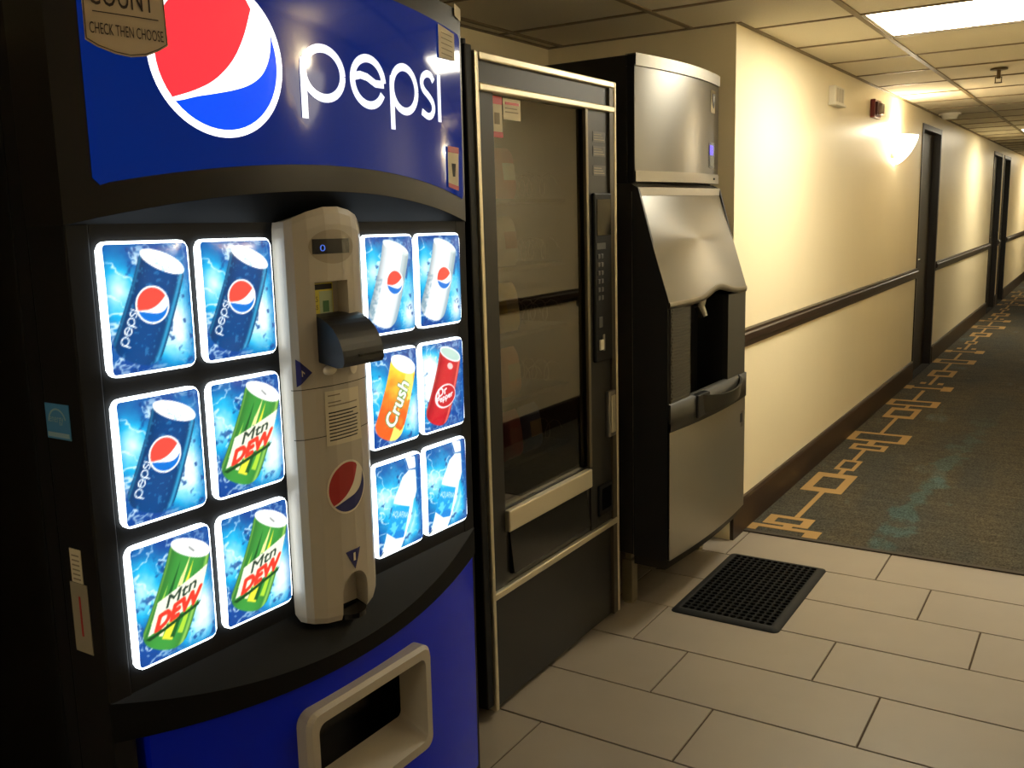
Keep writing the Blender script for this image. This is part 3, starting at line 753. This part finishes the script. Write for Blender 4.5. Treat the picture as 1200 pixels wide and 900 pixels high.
boxtext('lettering', 'BILLS', .0240, -.045, 1.284, .024, .010, M_ink, stk); boxtext('lettering', '$1 $5', .0240, -.045, 1.268, .024, .010, M_ink, stk)
arc_ = [(.030 + .078 * math.sin(t), 1.178 + .084 * math.cos(t)) for t in [PI / 2 * k / 12 for k in range(13)]]
m = MB(); m.prism([(.0225, 1.262)] + arc_ + [(.104, 1.170), (.090, 1.168), (.0225, 1.181)], -.0495, .060); bl = m.build('bill_acceptor', mat('black_bill_plastic', (15, 15, 16), .38, spec=.35), SODA)
MB().box(.100, .1095, -.01, .05, 1.186, 1.190).build('bill_slot', M_blackgloss, bl)
m = MB(); m.smooth = True
for yc, r in ((-.027, .016),):
    rows = [[(colx(yc) + .008 * math.cos(p), yc + r * math.sin(p) * math.cos(a) * 1.1, 1.160 + r * .62 * math.sin(p) * math.sin(a)) for a in [2 * PI * i / 20 for i in range(21)]] for p in [PI / 2 * k / 5 for k in range(6)]]; m.grid(rows)
m.build('coin_return_button', M_white, SODA)
patch('coin_slot_plate', ell(.038, 1.160, .012, .016, n=20)[:-1], M_white, SODA, .002); patch('coin_slot', [(.029, 1.166), (.047, 1.168), (.047, 1.171), (.029, 1.169)], M_ink, SODA, .003)
tr = patch('arrow_sticker', [(-.094, 1.187), (-.066, 1.160), (-.094, 1.136)], M_blue, SODA, .0012)
P, T = text_tris('2', .012, .018); mm = MB(); mm.add([(colx(-.084) + .0022, -.088 + p[1], 1.167 - p[0]) for p in P], T.tolist()); mm.build('lettering', M_white, tr, fix=False)
tr = patch('arrow_sticker', [(-.012, .803), (.031, .803), (.013, .763)], M_blue, SODA, .0012)
P, T = text_tris('1', .006, .016); mm = MB(); mm.add([(.0535, .008 + p[0], .781 + p[1]) for p in P], T.tolist()); mm.build('lettering', M_white, tr, fix=False)
for z in (1.130, 1.038): patch('seam', [(-.0985, z - .0008), (.098, z - .0008), (.098, z + .0008), (-.0985, z + .0008)], mat('seam_shadow_gap', (60, 54, 46), .7) if z > 1.1 else bpy.data.materials['seam_shadow_gap'], SODA, .0006)
lab = patch('service_label', [(-.043, 1.018), (.054, 1.015), (.050, 1.118), (-.042, 1.121)], M_paper, SODA, .0012)
for i in range(14):
    z = 1.112 - i * .0065
    if i in (1, 4): continue
    a = -.036 if i not in (0, 2, 3) else -.036; b = (.045 if i not in (0, 2, 6) else (.0 if i != 6 else .03)) - random.uniform(0, .006)
    patch('text_line', [(a, z - .0012), (b, z - .0012), (b, z + .0012), (a, z + .0012)], bpy.data.materials['grey_ink'] if i < 5 else M_ink, lab, .0018)
gc = (.004, .9305)
g0 = patch('emblem_sticker', ell(gc[0], gc[1], .053, .052, n=40)[:-1], M_white, SODA, .0012); g0['label'] = 'round red, white and blue sticker on the beige column'
patch('emblem_red', [(gc[0] + x * .049, gc[1] + y * .048) for x, y in red], mat('matte_red', (166, 28, 28), .4), g0, .0018); patch('emblem_blue', [(gc[0] + x * .049, gc[1] + y * .048) for x, y in blue], mat('matte_navy', (28, 34, 104), .4), g0, .0018)
m = MB(); m.cyl((.030, .014, .672), .0335, .010, 'Z', 28); m.build('coin_cup', M_blackgloss, SODA)

# shelf under the buttons
def sh_x(y): return .062 * fy(y)
m = MB(); m.smooth = True
top = [(sh_x(y), y, .70 - .08 * fy(y)) for y in YS]; low = [(sh_x(y) * .97, y, .635 - .05 * fy(y)) for y in YS]
m.grid([[(-.004, y, .702) for y in YS], top]); m.smooth = False; m.grid([top, low]); m.grid([low, [(-.02, y, .632 - .05 * fy(y)) for y in YS]])
for s in (0, -1): m.add([(-.02, YS[s], .632), low[s], top[s], (-.004, YS[s], .702)], [[0, 1, 2, 3]])
m.build('shelf', mat('grey_black_shelf', (7, 8, 9), .6, spec=.15, bump=(700, .05)), SODA)
# blue lower panel
M_lower = mat('deep_blue_panel', (3, 32, 215), .16, spec=.22)
yp = [-.437 + .912 * i / 40 for i in range(41)]
def lx(y): return .050 * fy(y)
m = MB(); zt_ = [.640 - .05 * fy(y) for y in yp]
f0 = [(lx(y), y, .085) for y in yp]; f1 = [(lx(y), y, z) for y, z in zip(yp, zt_)]; b0 = [(-.03, y, .085) for y in yp]; b1 = [(-.03, y, z) for y, z in zip(yp, zt_)]
m.grid([f0, f1]); m.grid([f1, b1]); m.grid([b1, b0]); m.grid([b0, f0])
for s in (0, -1): m.add([f0[s], f1[s], b1[s], b0[s]], [[0, 1, 2, 3]])
bm = bmesh.new(); tmp = m.build('lower_panel', M_lower, SODA); bm.from_mesh(tmp.data); bmesh.ops.remove_doubles(bm, verts=bm.verts, dist=1e-6); bmesh.ops.recalc_face_normals(bm, faces=bm.faces); bm.to_mesh(tmp.data); bm.free()
c = MB(); c.prism(rrect(-.145, .20, .307, .525, .02), -.05, .12, 'X'); boolean(tmp, [c])
for p in tmp.data.polygons: p.use_smooth = False
m = MB()
R1 = rrect(-.158, .213, .295, .537, .028); R2 = rrect(-.150, .205, .303, .530, .024); R3 = rrect(-.133, .188, .322, .511, .018); R4 = rrect(-.128, .186, .360, .506, .012)
fx = lambda y: .080 - .10 * (y - .03) ** 2
L = [[(.040 - .1 * (y - .03) ** 2, y, z) for y, z in R1], [(fx(y) - .008, y, z) for y, z in R1], [(fx(y), y, z) for y, z in R2], [(fx(y), y, z) for y, z in R3], [(.004, y, z) for y, z in R4]]
L = [l + l[:1] for l in L]; m.grid(L); ch = m.build('delivery_chute', M_beige, SODA); ch['label'] = 'beige framed can delivery opening'
m = MB(); m.box(-.050, -.044, -.14, .195, .33, .52); m.box(-.046, .004, .187, .192, .35, .51); m.box(-.046, .002, -.14, .195, .350, .359); m.build('chute_flap', M_blackgloss, ch)
# side stickers on the door edge (machine's left side)
def side_patch(name, x0, x1, z0, z1, mtl, parent=SODA, off=.0012, y=-.491): return MB().box(x0, x1, y - off, y + .0002, z0, z1).build(name, mtl, parent)
e = side_patch('energy_sticker', -.092, -.032, 1.112, 1.166, mat('sky_blue_sticker', (70, 140, 200), .5)); e['label'] = 'small blue and white energy sticker on the black side'
for i, (a, b) in enumerate(((1.115, 1.122),)): side_patch('sticker_band', -.089, -.035, a, b, mat('pale_print', (150, 180, 200), .5), e, .0018)
mm = MB(); l_, r_ = ribbon(ell(-.062, 1.136, .022, .022, .3, PI - .1, 20), .003); n = len(l_); mm.add([(x, -.4930, z) for x, z in list(map(tuple, l_)) + list(map(tuple, r_))], [[i, n + i, n + i + 1, i + 1] for i in range(n - 1)])
P, T = text_tris('energy', .036, .012); mm.add([(-.082 + p[0], -.4930, 1.134 + p[1]) for p in P], T.tolist()); mm.build('lettering', bpy.data.materials['pale_print'], e, fix=False)

e = side_patch('serial_sticker', -.067, -.039, .887, .941, M_paper); e['label'] = 'tall pale serial label on the black side'
for i in range(6): side_patch('text_line', -.062, -.044, .892 + i * .0075, .894 + i * .0075, bpy.data.materials['grey_ink'], e, .0018)
e2 = side_patch('rating_sticker', -.074, -.031, .773, .886, mat('worn_paper', (150, 142, 124), .7)); side_patch('text_line', -.054, -.050, .80, .865, M_red, e2, .0018)

# ------------------------------------------------------------------ snack vending machine
SN = thing('snack_vending_machine', 'tall dark glass-front snack machine with pale metal trim', 'vending machine', (-1.415, 2.045, 0))
SW = .82
m = MB()
m.box(-.80, -.78, 0, SW, .03, 1.845); m.box(-.80, -.05, 0, .03, .03, 1.845); m.box(-.80, -.05, .65, SW, .03, 1.845); m.box(-.80, -.05, .03, .65, 1.815, 1.845); m.box(-.80, -.05, .03, .65, .03, .40)
m.build('cabinet', mat('dark_cabinet', (20, 19, 18), .5), SN)
M_door2 = mat('graphite_door', (33, 32, 30), .42, spec=.35, bump=(600, .05))
m = MB(); m.box(-.048, 0, .03, .103, .03, 1.845); m.box(-.048, 0, .103, SW - .042, 1.755, 1.845); m.box(-.048, 0, .628, SW - .042, .375, 1.755); m.box(-.048, -.004, .03, SW - .02, .02, .375); m.box(-.048, -.006, .103, .628, .375, .60)
m.build('door', M_door2, SN)
for nm, b in (('left_trim', (-.045, .012, .008, .025, .02, 1.850)), ('right_trim', (-.045, .012, SW - .012, SW, .02, 1.850)), ('top_trim', (-.045, .012, .030, SW - .012, 1.829, 1.850)), ('header_trim', (-.02, .012, .030, SW - .012, 1.752, 1.772)), ('lower_trim', (-.02, .012, .012, SW - .012, .353, .374))):
    MB().box(*b, .004).build(nm, M_alu, SN)
MB().box(-.03, .008, SW - .042, SW - .012, .02, 1.829).build('right_channel', mat('brown_channel', (74, 66, 52), .45, .4), SN)
m = MB(); m.box(-.004, .008, .612, .628, .60, 1.752, .002); m.build('glass_trim', mat('satin_trim', (120, 112, 96), .35, .8), SN)
m = MB(); m.box(-.05, .006, -.028, .004, .04, 1.862, .004); m.cyl((-.02, -.010, 1.868), .014, .016); m.build('hinge_post', M_black, SN)
gm = bpy.data.materials.new('smoked_window_glass'); gm.use_nodes = True; n, l = nodes(gm); n.clear()
ou = n.new('ShaderNodeOutputMaterial'); mx = n.new('ShaderNodeMixShader'); tr_ = n.new('ShaderNodeBsdfTransparent'); gl = n.new('ShaderNodeBsdfGlossy'); fr = n.new('ShaderNodeFresnel')
tr_.inputs['Color'].default_value = (.52, .50, .47, 1); gl.inputs['Roughness'].default_value = .015; ge = n.new('ShaderNodeNewGeometry'); io = n.new('ShaderNodeMix'); io.inputs['A'].default_value = 1.85; io.inputs['B'].default_value = 1 / 1.85; l.new(ge.outputs['Backfacing'], io.inputs['Factor']); l.new(io.outputs['Result'], fr.inputs['IOR'])
l.new(fr.outputs[0], mx.inputs[0]); l.new(tr_.outputs[0], mx.inputs[1]); l.new(gl.outputs[0], mx.inputs[2]); l.new(mx.outputs[0], ou.inputs[0])
m = MB(); m.box(-.016, -.010, .103, .613, .60, 1.755); m.build('glass', gm, SN)
MB().box(-.006, .016, .100, .612, .535, .598, .004).build('push_bar', M_alu, SN)
m = MB(); m.prism([(-.004, .40), (.012, .402), (-.002, .53), (-.006, .53)], .125, .600); m.build('delivery_flap', M_blackgloss, SN)
kp = MB().box(-.002, .012, .658, .778, .945, 1.495, .005).build('control_panel', M_black, SN)
MB().box(.012, .014, .672, .768, 1.36, 1.475).build('display', M_blackgloss, kp)
MB().box(.012, .014, .668, .728, 1.315, 1.335).build('label_strip', mat('grey_key', (64, 64, 63), .5), kp)
M_key = bpy.data.materials['grey_key']
for i in range(6):
    for j in range(2):
        MB().box(.012, .0155, .672 + j * .022, .688 + j * .022, 1.285 - i * .027, 1.300 - i * .027, .002).build('key', M_key, kp)
MB().box(.012, .0155, .674, .70, 1.06, 1.095, .002).build('coin_plate', M_key, kp); MB().box(.012, .020, .675, .70, .985, 1.02, .003).build('coin_lever', M_white, kp); MB().box(.012, .016, .70, .715, .98, 1.035, .002).build('coin_slot', M_steel2, kp)
hd = MB().box(-.002, .016, .742, .792, .675, .835, .005).build('lock_handle', M_steel2, SN); MB().box(.016, .020, .752, .782, .69, .82, .002).build('handle_grip', M_alu, hd)
cc = MB(); cc.box(-.002, .010, .676, .772, .410, .518, .004); cu = cc.build('coin_return', M_black, SN); MB().box(.0101, .0112, .69, .758, .43, .505).build('coin_flap', M_blackgloss, cu)
def flat(name, y0, y1, z0, z1, mtl, par, x=-.0095, t=.001): return MB().box(x, x + t, y0, y1, z0, z1).build(name, mtl, par)
a = flat('warning_sticker', .108, .160, 1.640, 1.748, M_paper, SN); a['label'] = 'red and white sticker in the window corner'
flat('warning_band', .108, .160, 1.727, 1.748, M_red, a, -.0085); flat('warning_band', .108, .160, 1.640, 1.655, M_red, a, -.0085); flat('warning_mark', .122, .146, 1.675, 1.705, bpy.data.materials['grey_ink'], a, -.0085)
a = flat('notice_sticker', .166, .255, 1.690, 1.746, M_paper, SN); a['label'] = 'small cream notice in the window corner'
for z, w in ((1.733, .07), (1.722, .06), (1.712, .066)): flat('text_line', .176, .176 + w, z - .003, z + (.004 if z > 1.73 else 0), M_red if z > 1.73 else bpy.data.materials['grey_ink'], a, -.0085)
for z0 in (1.655, 1.61, 1.55):
    a = flat('instruction_label', .672, .758, z0, z0 + .032, mat('faint_label', (74, 72, 66), .5) if z0 == 1.655 else bpy.data.materials['faint_label'], SN, .0002)
    for k in range(3): flat('text_line', .678, .75 - .01 * k, z0 + .006 + k * .008, z0 + .009 + k * .008, bpy.data.materials['grey_ink'], a, .0012, .0004)
# shelves, coils and bags behind the glass
shelves = [.68, .88, 1.08, 1.28, 1.48]
M_shelf = mat('shelf_metal', (90, 88, 84), .4, .6)
for i, z in enumerate(shelves):
    s = MB().box(-.62, -.09, .035, .645, z - .012, z).build('shelf', M_shelf, SN)
    for k in range(5):
        y = .10 + k * .12; P = [(-.10 - .012 * t / 2, y + .035 * math.cos(t * .8), z + .045 + .035 * math.sin(t * .8)) for t in range(0, 72)]
        m = MB()
        for p, q_ in zip(P, P[1:]):
            p, q_ = Vector(p), Vector(q_); d = (q_ - p).normalized(); u = d.orthogonal().normalized() * .0016; v = d.cross(u)
            vs = [p + u, p + v, p - u, p - v, q_ + u, q_ + v, q_ - u, q_ - v]; m.add(vs, [[j, (j + 1) % 4, 4 + (j + 1) % 4, 4 + j] for j in range(4)])
        m.build('coil', M_steel2, s)
def bag(w, h, col, band, label, loc):
    t = thing('snack_bag', label, 'snack', loc, (0, -.12, 0), 'snack bags behind the glass')
    rows = []; N = 12
    def pt_(i, j, sgn):
        u, v = -1 + 2 * i / N, -1 + 2 * j / N; th = .030 * max(0, 1 - v ** 6) * max(0, 1 - u ** 4) ** .6; return (sgn * (th + .0006), u * w / 2 * (1 - .05 * (1 - v * v)), h / 2 + v * h / 2)
    m = MB(); m.smooth = True
    m.grid([[pt_(i, j, 1) for i in range(N + 1)] for j in range(N + 1)]); m.grid([[pt_(i, j, -1) for i in range(N + 1)] for j in range(N + 1)])
    m.build('bag_body', mat('foil', tuple(min(255, int(c * 1.2) + 20) for c in col), .35), t)
    m = MB(); m.smooth = True; m.grid([[(lambda p: (p[0] + .001, p[1], p[2]))(pt_(i, j, 1)) for i in range(2, N - 1)] for j in range(4, 9)]); m.build('bag_print', mat('foil_print', band, .35), t)
bags = [((176, 60, 50), (225, 215, 200), 'red snack bag on the top shelf behind the glass', .34, 4), ((190, 180, 150), (220, 150, 90), 'pale foil snack bag on the fourth shelf up behind the glass', .34, 3), ((205, 170, 60), (230, 210, 150), 'golden snack bag on the middle shelf behind the glass', .34, 2), ((196, 120, 50), (220, 190, 120), 'orange snack bag on the second shelf up behind the glass', .34, 1), ((40, 70, 120), (200, 180, 150), 'blue snack bag with a pale print on the lowest shelf behind the glass', .46, 0), ((150, 50, 66), (200, 120, 120), 'dark pink snack bag on the lowest shelf behind the glass', .34, 0)]
for c_, b_, lb, y, si in bags: bag(.105, .15, c_, b_, lb, (-1.415 - .125, 2.045 + y, shelves[si] + .001))

# ------------------------------------------------------------------ ice dispenser and ice maker
TH = -.020
ICE = thing('ice_dispenser', 'steel and black ice dispenser on legs with a catch tray', 'ice machine', (-1.25, 2.94, 0), (0, 0, TH))
IW = .75
M_side = mat('dark_grey_side', (40, 38, 34), .5, .3)
def bow(y, d): return d * (1 - ((y - IW / 2) / (IW / 2)) ** 2)
NB = 21; YB = [IW * i / (NB - 1) for i in range(NB)]
MB().box(-.80, -.137, .004, IW - .004, .205, 1.528, .003).build('cabinet', M_side, ICE)
MB().box(-.139, -.134, .002, .006, .205, 1.50).build('edge_trim', M_steel2, ICE)
# black side covers with the slanted front profile
for y0, y1 in ((0, .012), (IW - .012, IW)):
    MB().prism([(-.135, .205), (-.004, .205), (-.004, 1.125), (-.113, 1.512), (-.135, 1.524)], y0, y1).build('side_cover', mat('black_side_cover', (15, 15, 15), .5) if y0 == 0 else bpy.data.materials['black_side_cover'], ICE)
# slanted steel panel: top strip, face and waved lip
def wave(y):
    t = y / IW; s_ = math.exp(-((t - .60) / .17) ** 2); return 1.126 + .030 * s_ + .012 * (t - .5) * 0
def lipz(y): return wave(y) - .022
m = MB(); m.smooth = True
def sx(z, y): return -.113 + (1.485 - z) * .113 / .36 + bow(y, .012)
rows = []
for k in range(9):
    rows.append([(sx(1.485 + (wave(y) - 1.485) * k / 8, y) + .002, y, 1.485 + (wave(y) - 1.485) * k / 8) for y in YB])
m.grid(rows); m.smooth = False; m.grid([rows[-1], [(p[0] - .02, p[1], p[2] - .004) for p in rows[-1]]]); m.build('slanted_panel', M_steel, ICE)
m = MB(); m.grid([[(-.111 + bow(y, .012), y, 1.486) for y in YB], [(-.113 + bow(y, .012), y, 1.514) for y in YB], [(-.135, y, 1.520) for y in YB]]); m.build('top_strip', M_steel2, ICE)
m = MB(); m.smooth = True; m.grid([[(sx(wave(y), y) + .004, y, wave(y) + .001) for y in YB], [(sx(wave(y), y) + .007, y, wave(y) - .010) for y in YB], [(sx(wave(y), y) + .003, y, lipz(y)) for y in YB], [(sx(wave(y), y) - .02, y, lipz(y) + .002) for y in YB]]); m.build('waved_lip', M_steel2, ICE)
# textured middle panel with dispensing recess
M_tex = mat('ribbed_graphite', (62, 58, 49), .55, .2)
mb = MB().box(-.02, .003, .012, .178, .705, 1.106)
for k in range(30): mb.box(.002, .0052, .014 + .004 * (k % 3), .176, .778 + k * .0109, .785 + k * .0109)
mp_ = mb.build('front_panel', M_tex, ICE); MB().box(-.02, .004, .548, IW - .012, .705, 1.106).build('front_panel', mat('plain_graphite', (58, 56, 50), .5, .2), ICE)
M_rec = mat('black_recess', (9, 9, 9), .4)
m = MB(); m.box(-.130, -.122, .17, .556, .70, 1.158); m.box(-.124, .003, .170, .178, .715, 1.108); m.box(-.124, .003, .548, .556, .715, 1.108); m.box(-.124, -.034, .17, .556, 1.155, 1.165); m.build('recess', M_rec, ICE)
m = MB(); m.smooth = True
for a, b, r0, r1 in (((-.05, .405, 1.135), (-.055, .400, 1.075), .030, .022), ((-.055, .40, 1.075), (-.035, .402, 1.035), .022, .014)):
    a, b = Vector(a), Vector(b); d = (b - a).normalized(); u = d.orthogonal().normalized(); v = d.cross(u)
    m.grid([[a + (u * math.cos(t) + v * math.sin(t)) * r0 for t in [2 * PI * i / 16 for i in range(17)]], [b + (u * math.cos(t) + v * math.sin(t)) * r1 for t in [2 * PI * i / 16 for i in range(17)]]])
m.build('ice_chute', mat('chute_metal', (150, 148, 140), .2, 1.0), ICE)
# band and catch tray
m = MB(); m.smooth = True
tz = [.775 - .004 * math.sin(PI * y / IW) for y in YB]
m.grid([[(-.01, y, .777) for y in YB], [(bow(y, .02) + .008, y, .772) for y in YB], [(bow(y, .02) + .008, y, .676) for y in YB], [(-.01, y, .672) for y in YB]]); m.build('band', mat('graphite_band', (46, 44, 38), .45, .25), ICE)
m = MB(); a0 = [.205 + .45 * i / 20 for i in range(21)]
tx = lambda y: .010 + .062 * math.sin(PI * (y - .205) / .45) ** .6 if .205 < y < .655 else .010
tzf = lambda y: .778 - .022 * max(0, math.sin(PI * (y - .205) / .45)) ** .7
fr_ = [(tx(y), y, tzf(y)) for y in a0]; lo = [(.010 + (tx(y) - .010) * .72, y, .700) for y in a0]; inn = [(tx(y) - .008 if .22 < y < .64 else .008, y, tzf(y)) for y in a0]; ib = [(max(.0, tx(y) - .014), y, .722) for y in a0]; bk = [(-.10, y, .720) for y in a0]
m.smooth = True; m.grid([lo, fr_]); m.smooth = False; m.grid([fr_, inn]); m.grid([inn, ib]); m.grid([ib, bk]); m.grid([lo, [(.0, y, .70) for y in a0]])
m.build('catch_tray', [mat('graphite_tray', (42, 40, 34), .4, .25)], ICE)
m = MB(); m.box(.0, .032, .19, .30, .69, .775, .004); m.build('tray_notch', M_rec, ICE)
# lower steel door and bottom skirt
m = MB(); m.smooth = True; m.grid([[(bow(y, .018) + .004, y, .674) for y in YB], [(bow(y, .018) + .004, y, .208) for y in YB]]); m.smooth = False; m.grid([[(bow(y, .018) + .004, y, .208) for y in YB], [(-.02, y, .208) for y in YB]])
m.build('lower_door', mat('lower_steel', (178, 174, 164), .36, 1.0, aniso=.4), ICE)
m = MB(); m.grid([[(bow(y, .018) - .004, y, .208) for y in YB], [(bow(y, .018) - .012, y, .172) for y in YB], [(-.05, y, .168) for y in YB]]); m.add([(-.135, .002, .205), (-.006, .002, .205), (-.014, .002, .172), (-.135, .002, .172)], [[0, 1, 2, 3]]); m.build('bottom_skirt', mat('dark_skirt', (40, 36, 28), .5, .3), ICE)
for x, y in ((-.18, .055), (-.18, IW - .055), (-.74, .055), (-.74, IW - .055)):
    m = MB(); m.box(x - .022, x + .022, y - .022, y + .022, .004, .168, .003); m.box(x - .012, x + .012, y - .012, y + .012, .16, .21); m.cyl((x, y, .004), .026, .008); m.build('leg', mat('nickel_leg', (150, 140, 112), .4, .6) if 'nickel_leg' not in bpy.data.materials else bpy.data.materials['nickel_leg'], ICE)
lg = MB().box(.008, .0095, .655, .715, .555, .62).build('maker_plate', M_steel2, ICE)
MB().box(.0096, .0104, .667, .703, .575, .612).build('plate_emblem', mat('dark_emblem', (34, 34, 44), .4), lg)

HEAD = thing('ice_maker', 'steel fronted ice maker head resting on the dispenser', 'ice machine', (-1.25, 2.94, 1.5285), (0, 0, TH))
zz = -1.5285
m = MB(); m.box(-.80, -.152, .002, IW - .002, 0, .417, .003); m.build('casing', mat('near_black_side', (24, 23, 21), .5, .2), HEAD)
m = MB(); m.box(-.152, -.126, .0, .02, 0, .417, .003); m.build('corner_post', M_black, HEAD)
def hx(y): return -.124 + bow(y, .034)
m = MB(); m.smooth = True; m.grid([[(hx(y), y, .038) for y in YB], [(hx(y), y, .385) for y in YB]]); m.smooth = False
m.add([(hx(IW), IW, .038), (-.16, IW, .038), (-.16, IW, .385), (hx(IW), IW, .385)], [[0, 1, 2, 3]]); m.build('front_panel', M_steel, HEAD)
for nm, z0, z1, o_ in (('top_cap', .380, .420, .006), ('bottom_strip', .004, .040, .004)):
    m = MB(); m.grid([[(hx(y) + o_, y, z0) for y in YB], [(hx(y) + o_, y, z1) for y in YB], [(-.16, y, z1) for y in YB]]); m.grid([[(hx(y) + o_, y, z0) for y in YB], [(-.155, y, z0) for y in YB]]); m.build(nm, M_steel2, HEAD)
def hpatch(name, y0, y1, z0, z1, mtl, par, off, r=.008):
    P, T = fill2d(rrect(y0, y1, z0, z1, r)); P, T = cut_columns(P, T, [y for y in YB if y0 < y < y1]); m = MB(); m.add([(hx(y) + off, y, z) for y, z in P], T); return m.build(name, mtl, par, fix=False)
b_ = hpatch('maker_badge', .618, .684, .272, .357, M_chrome, HEAD, .001, .006); b_['label'] = 'shield badge on the steel front'
P, T = fill2d([(.642, .345), (.680, .345), (.682, .315), (.672, .298), (.661, .290), (.650, .298), (.640, .315)]); m = MB(); m.add([(hx(y) + .0018, y, z) for y, z in P], T); m.build('badge_shield', bpy.data.materials['dark_emblem'], b_, fix=False)
P, T = fill2d([(.650, .336), (.672, .336), (.668, .318), (.661, .308), (.654, .318)]); m = MB(); m.add([(hx(y) + .0024, y, z) for y, z in P], T); m.build('badge_mark', M_steel2, b_, fix=False)
b_ = hpatch('control_pad', .595, .690, .062, .160, mat('pad_black', (20, 20, 22), .2), HEAD, .001, .016)
hpatch('status_screen', .606, .660, .112, .150, mat('blue_screen', (20, 10, 90), .2, emit=(.04, .01, .55), es=1.0), b_, .002, .003)
hpatch('pad_plate', .612, .668, .070, .106, mat('pad_grey', (84, 84, 74), .4), b_, .002, .003)
m = MB(); m.cyl((hx(.70) + .006, .665, .400), .004, .004, 'X', 10); m.cyl((hx(.66) + .006, .66, .022), .004, .004, 'X', 10); m.build('screw', M_black, HEAD)

# ------------------------------------------------------------------ rubber mat
MAT = thing('rubber_mat', 'black rubber mat with round drain holes in front of the ice machine', 'mat', (-1.064, 3.309, 0))
X0, X1, Y0, Y1 = -.197, .197, -.332, .332; bd = .030
nx_, ny_ = 13, 22; px = (X1 - X0 - 2 * bd) / nx_; py = (Y1 - Y0 - 2 * bd) / ny_
m = MB(); H = .012
for i in range(nx_):
    for j in range(ny_):
        a, b = X0 + bd + i * px, Y0 + bd + j * py; c_ = (a + px / 2, b + py / 2)
        sq = [(a, b), (a + px / 2, b), (a + px, b), (a + px, b + py / 2), (a + px, b + py), (a + px / 2, b + py), (a, b + py), (a, b + py / 2)]
        hl = [(c_[0] + px * .41 * math.cos(t), c_[1] + py * .41 * math.sin(t)) for t in [-3 * PI / 4 + k * PI / 4 for k in range(8)]]
        vs = [(x, y, H) for x, y in sq] + [(x, y, H) for x, y in hl] + [(x, y, .002) for x, y in hl]
        m.add(vs, [[k, (k + 1) % 8, 8 + (k + 1) % 8, 8 + k] for k in range(8)] + [[8 + k, 8 + (k + 1) % 8, 16 + (k + 1) % 8, 16 + k] for k in range(8)] + [list(range(16, 24))])
m.build('mat_field', M_rubber, MAT)
def rr(d, r): return rrect(X0 + d, X1 - d, Y0 + d, Y1 - d, r, 6)
L = [[(x, y, .001) for x, y in rr(0, .022)], [(x, y, .006) for x, y in rr(.003, .02)], [(x, y, .012) for x, y in rr(.022, .012)], [(x, y, .0125) for x, y in rr(bd, .004)], [(x, y, .0115) for x, y in rr(bd + .0015, .003)]]
m = MB(); m.smooth = True; m.grid([l_ + l_[:1] for l_ in L]); m.build('mat_border', mat('rubber_edge', (30, 30, 29), .7, spec=.25), MAT)

# ------------------------------------------------------------------ small fixtures
t = thing('wall_sensor', 'small white box high on the cream wall near the ceiling', 'sensor', (XW, 5.36, 2.018))
MB().box(0, .035, -.10, .10, -.045, .045, .004).build('housing', M_white, t)
for k in range(3): MB().box(.035, .0365, -.075 + k * .055, -.035 + k * .055, -.035, .035, .001).build('face_panel', mat('pale_grey_panel', (190, 180, 160), .5) if k == 0 else bpy.data.materials['pale_grey_panel'], t)
MB().box(.0, .045, -.11, .11, -.055, -.043, .003).build('lower_lip', M_white, t)
t = thing('fire_alarm', 'dark red alarm strobe high on the cream wall', 'alarm', (XW, 6.36, 2.025))
MB().box(0, .03, -.09, .09, -.055, .055, .005).build('back_box', mat('alarm_red', (104, 26, 20), .4), t)
MB().box(.03, .055, -.01, .07, -.035, .035, .006).build('strobe_lens', mat('strobe_lens', (170, 150, 130), .2), t); MB().box(.03, .042, -.08, -.02, -.04, .04, .003).build('horn_grille', mat('grille_red', (80, 18, 14), .5), t)
t = thing('smoke_detector', 'round white smoke detector on the ceiling beside the sconce', 'detector', (-1.20, 8.65, HC - .003))
m = MB(); m.cyl((0, 0, -.008), .085, .016, n=32); m.build('base', M_white, t); m = MB(); m.cyl((0, 0, -.032), .052, .034, n=32, r2=.068); m.build('head', M_white, t)
t = thing('sprinkler', 'small dark fire sprinkler hanging from the corridor ceiling', 'sprinkler', (-.60, 6.05, HC - .001))
M_brass = mat('dark_brass', (96, 78, 48), .4, .7)
m = MB(); m.cyl((0, 0, -.004), .045, .008); m.build('escutcheon', M_brass, t); m = MB(); m.cyl((0, 0, -.03), .010, .05); m.box(-.018, -.013, -.004, .004, -.075, -.045); m.box(.013, .018, -.004, .004, -.075, -.045); m.box(-.018, .018, -.004, .004, -.05, -.045); m.cyl((0, 0, -.077), .020, .004); m.build('sprinkler_head', M_brass, t)
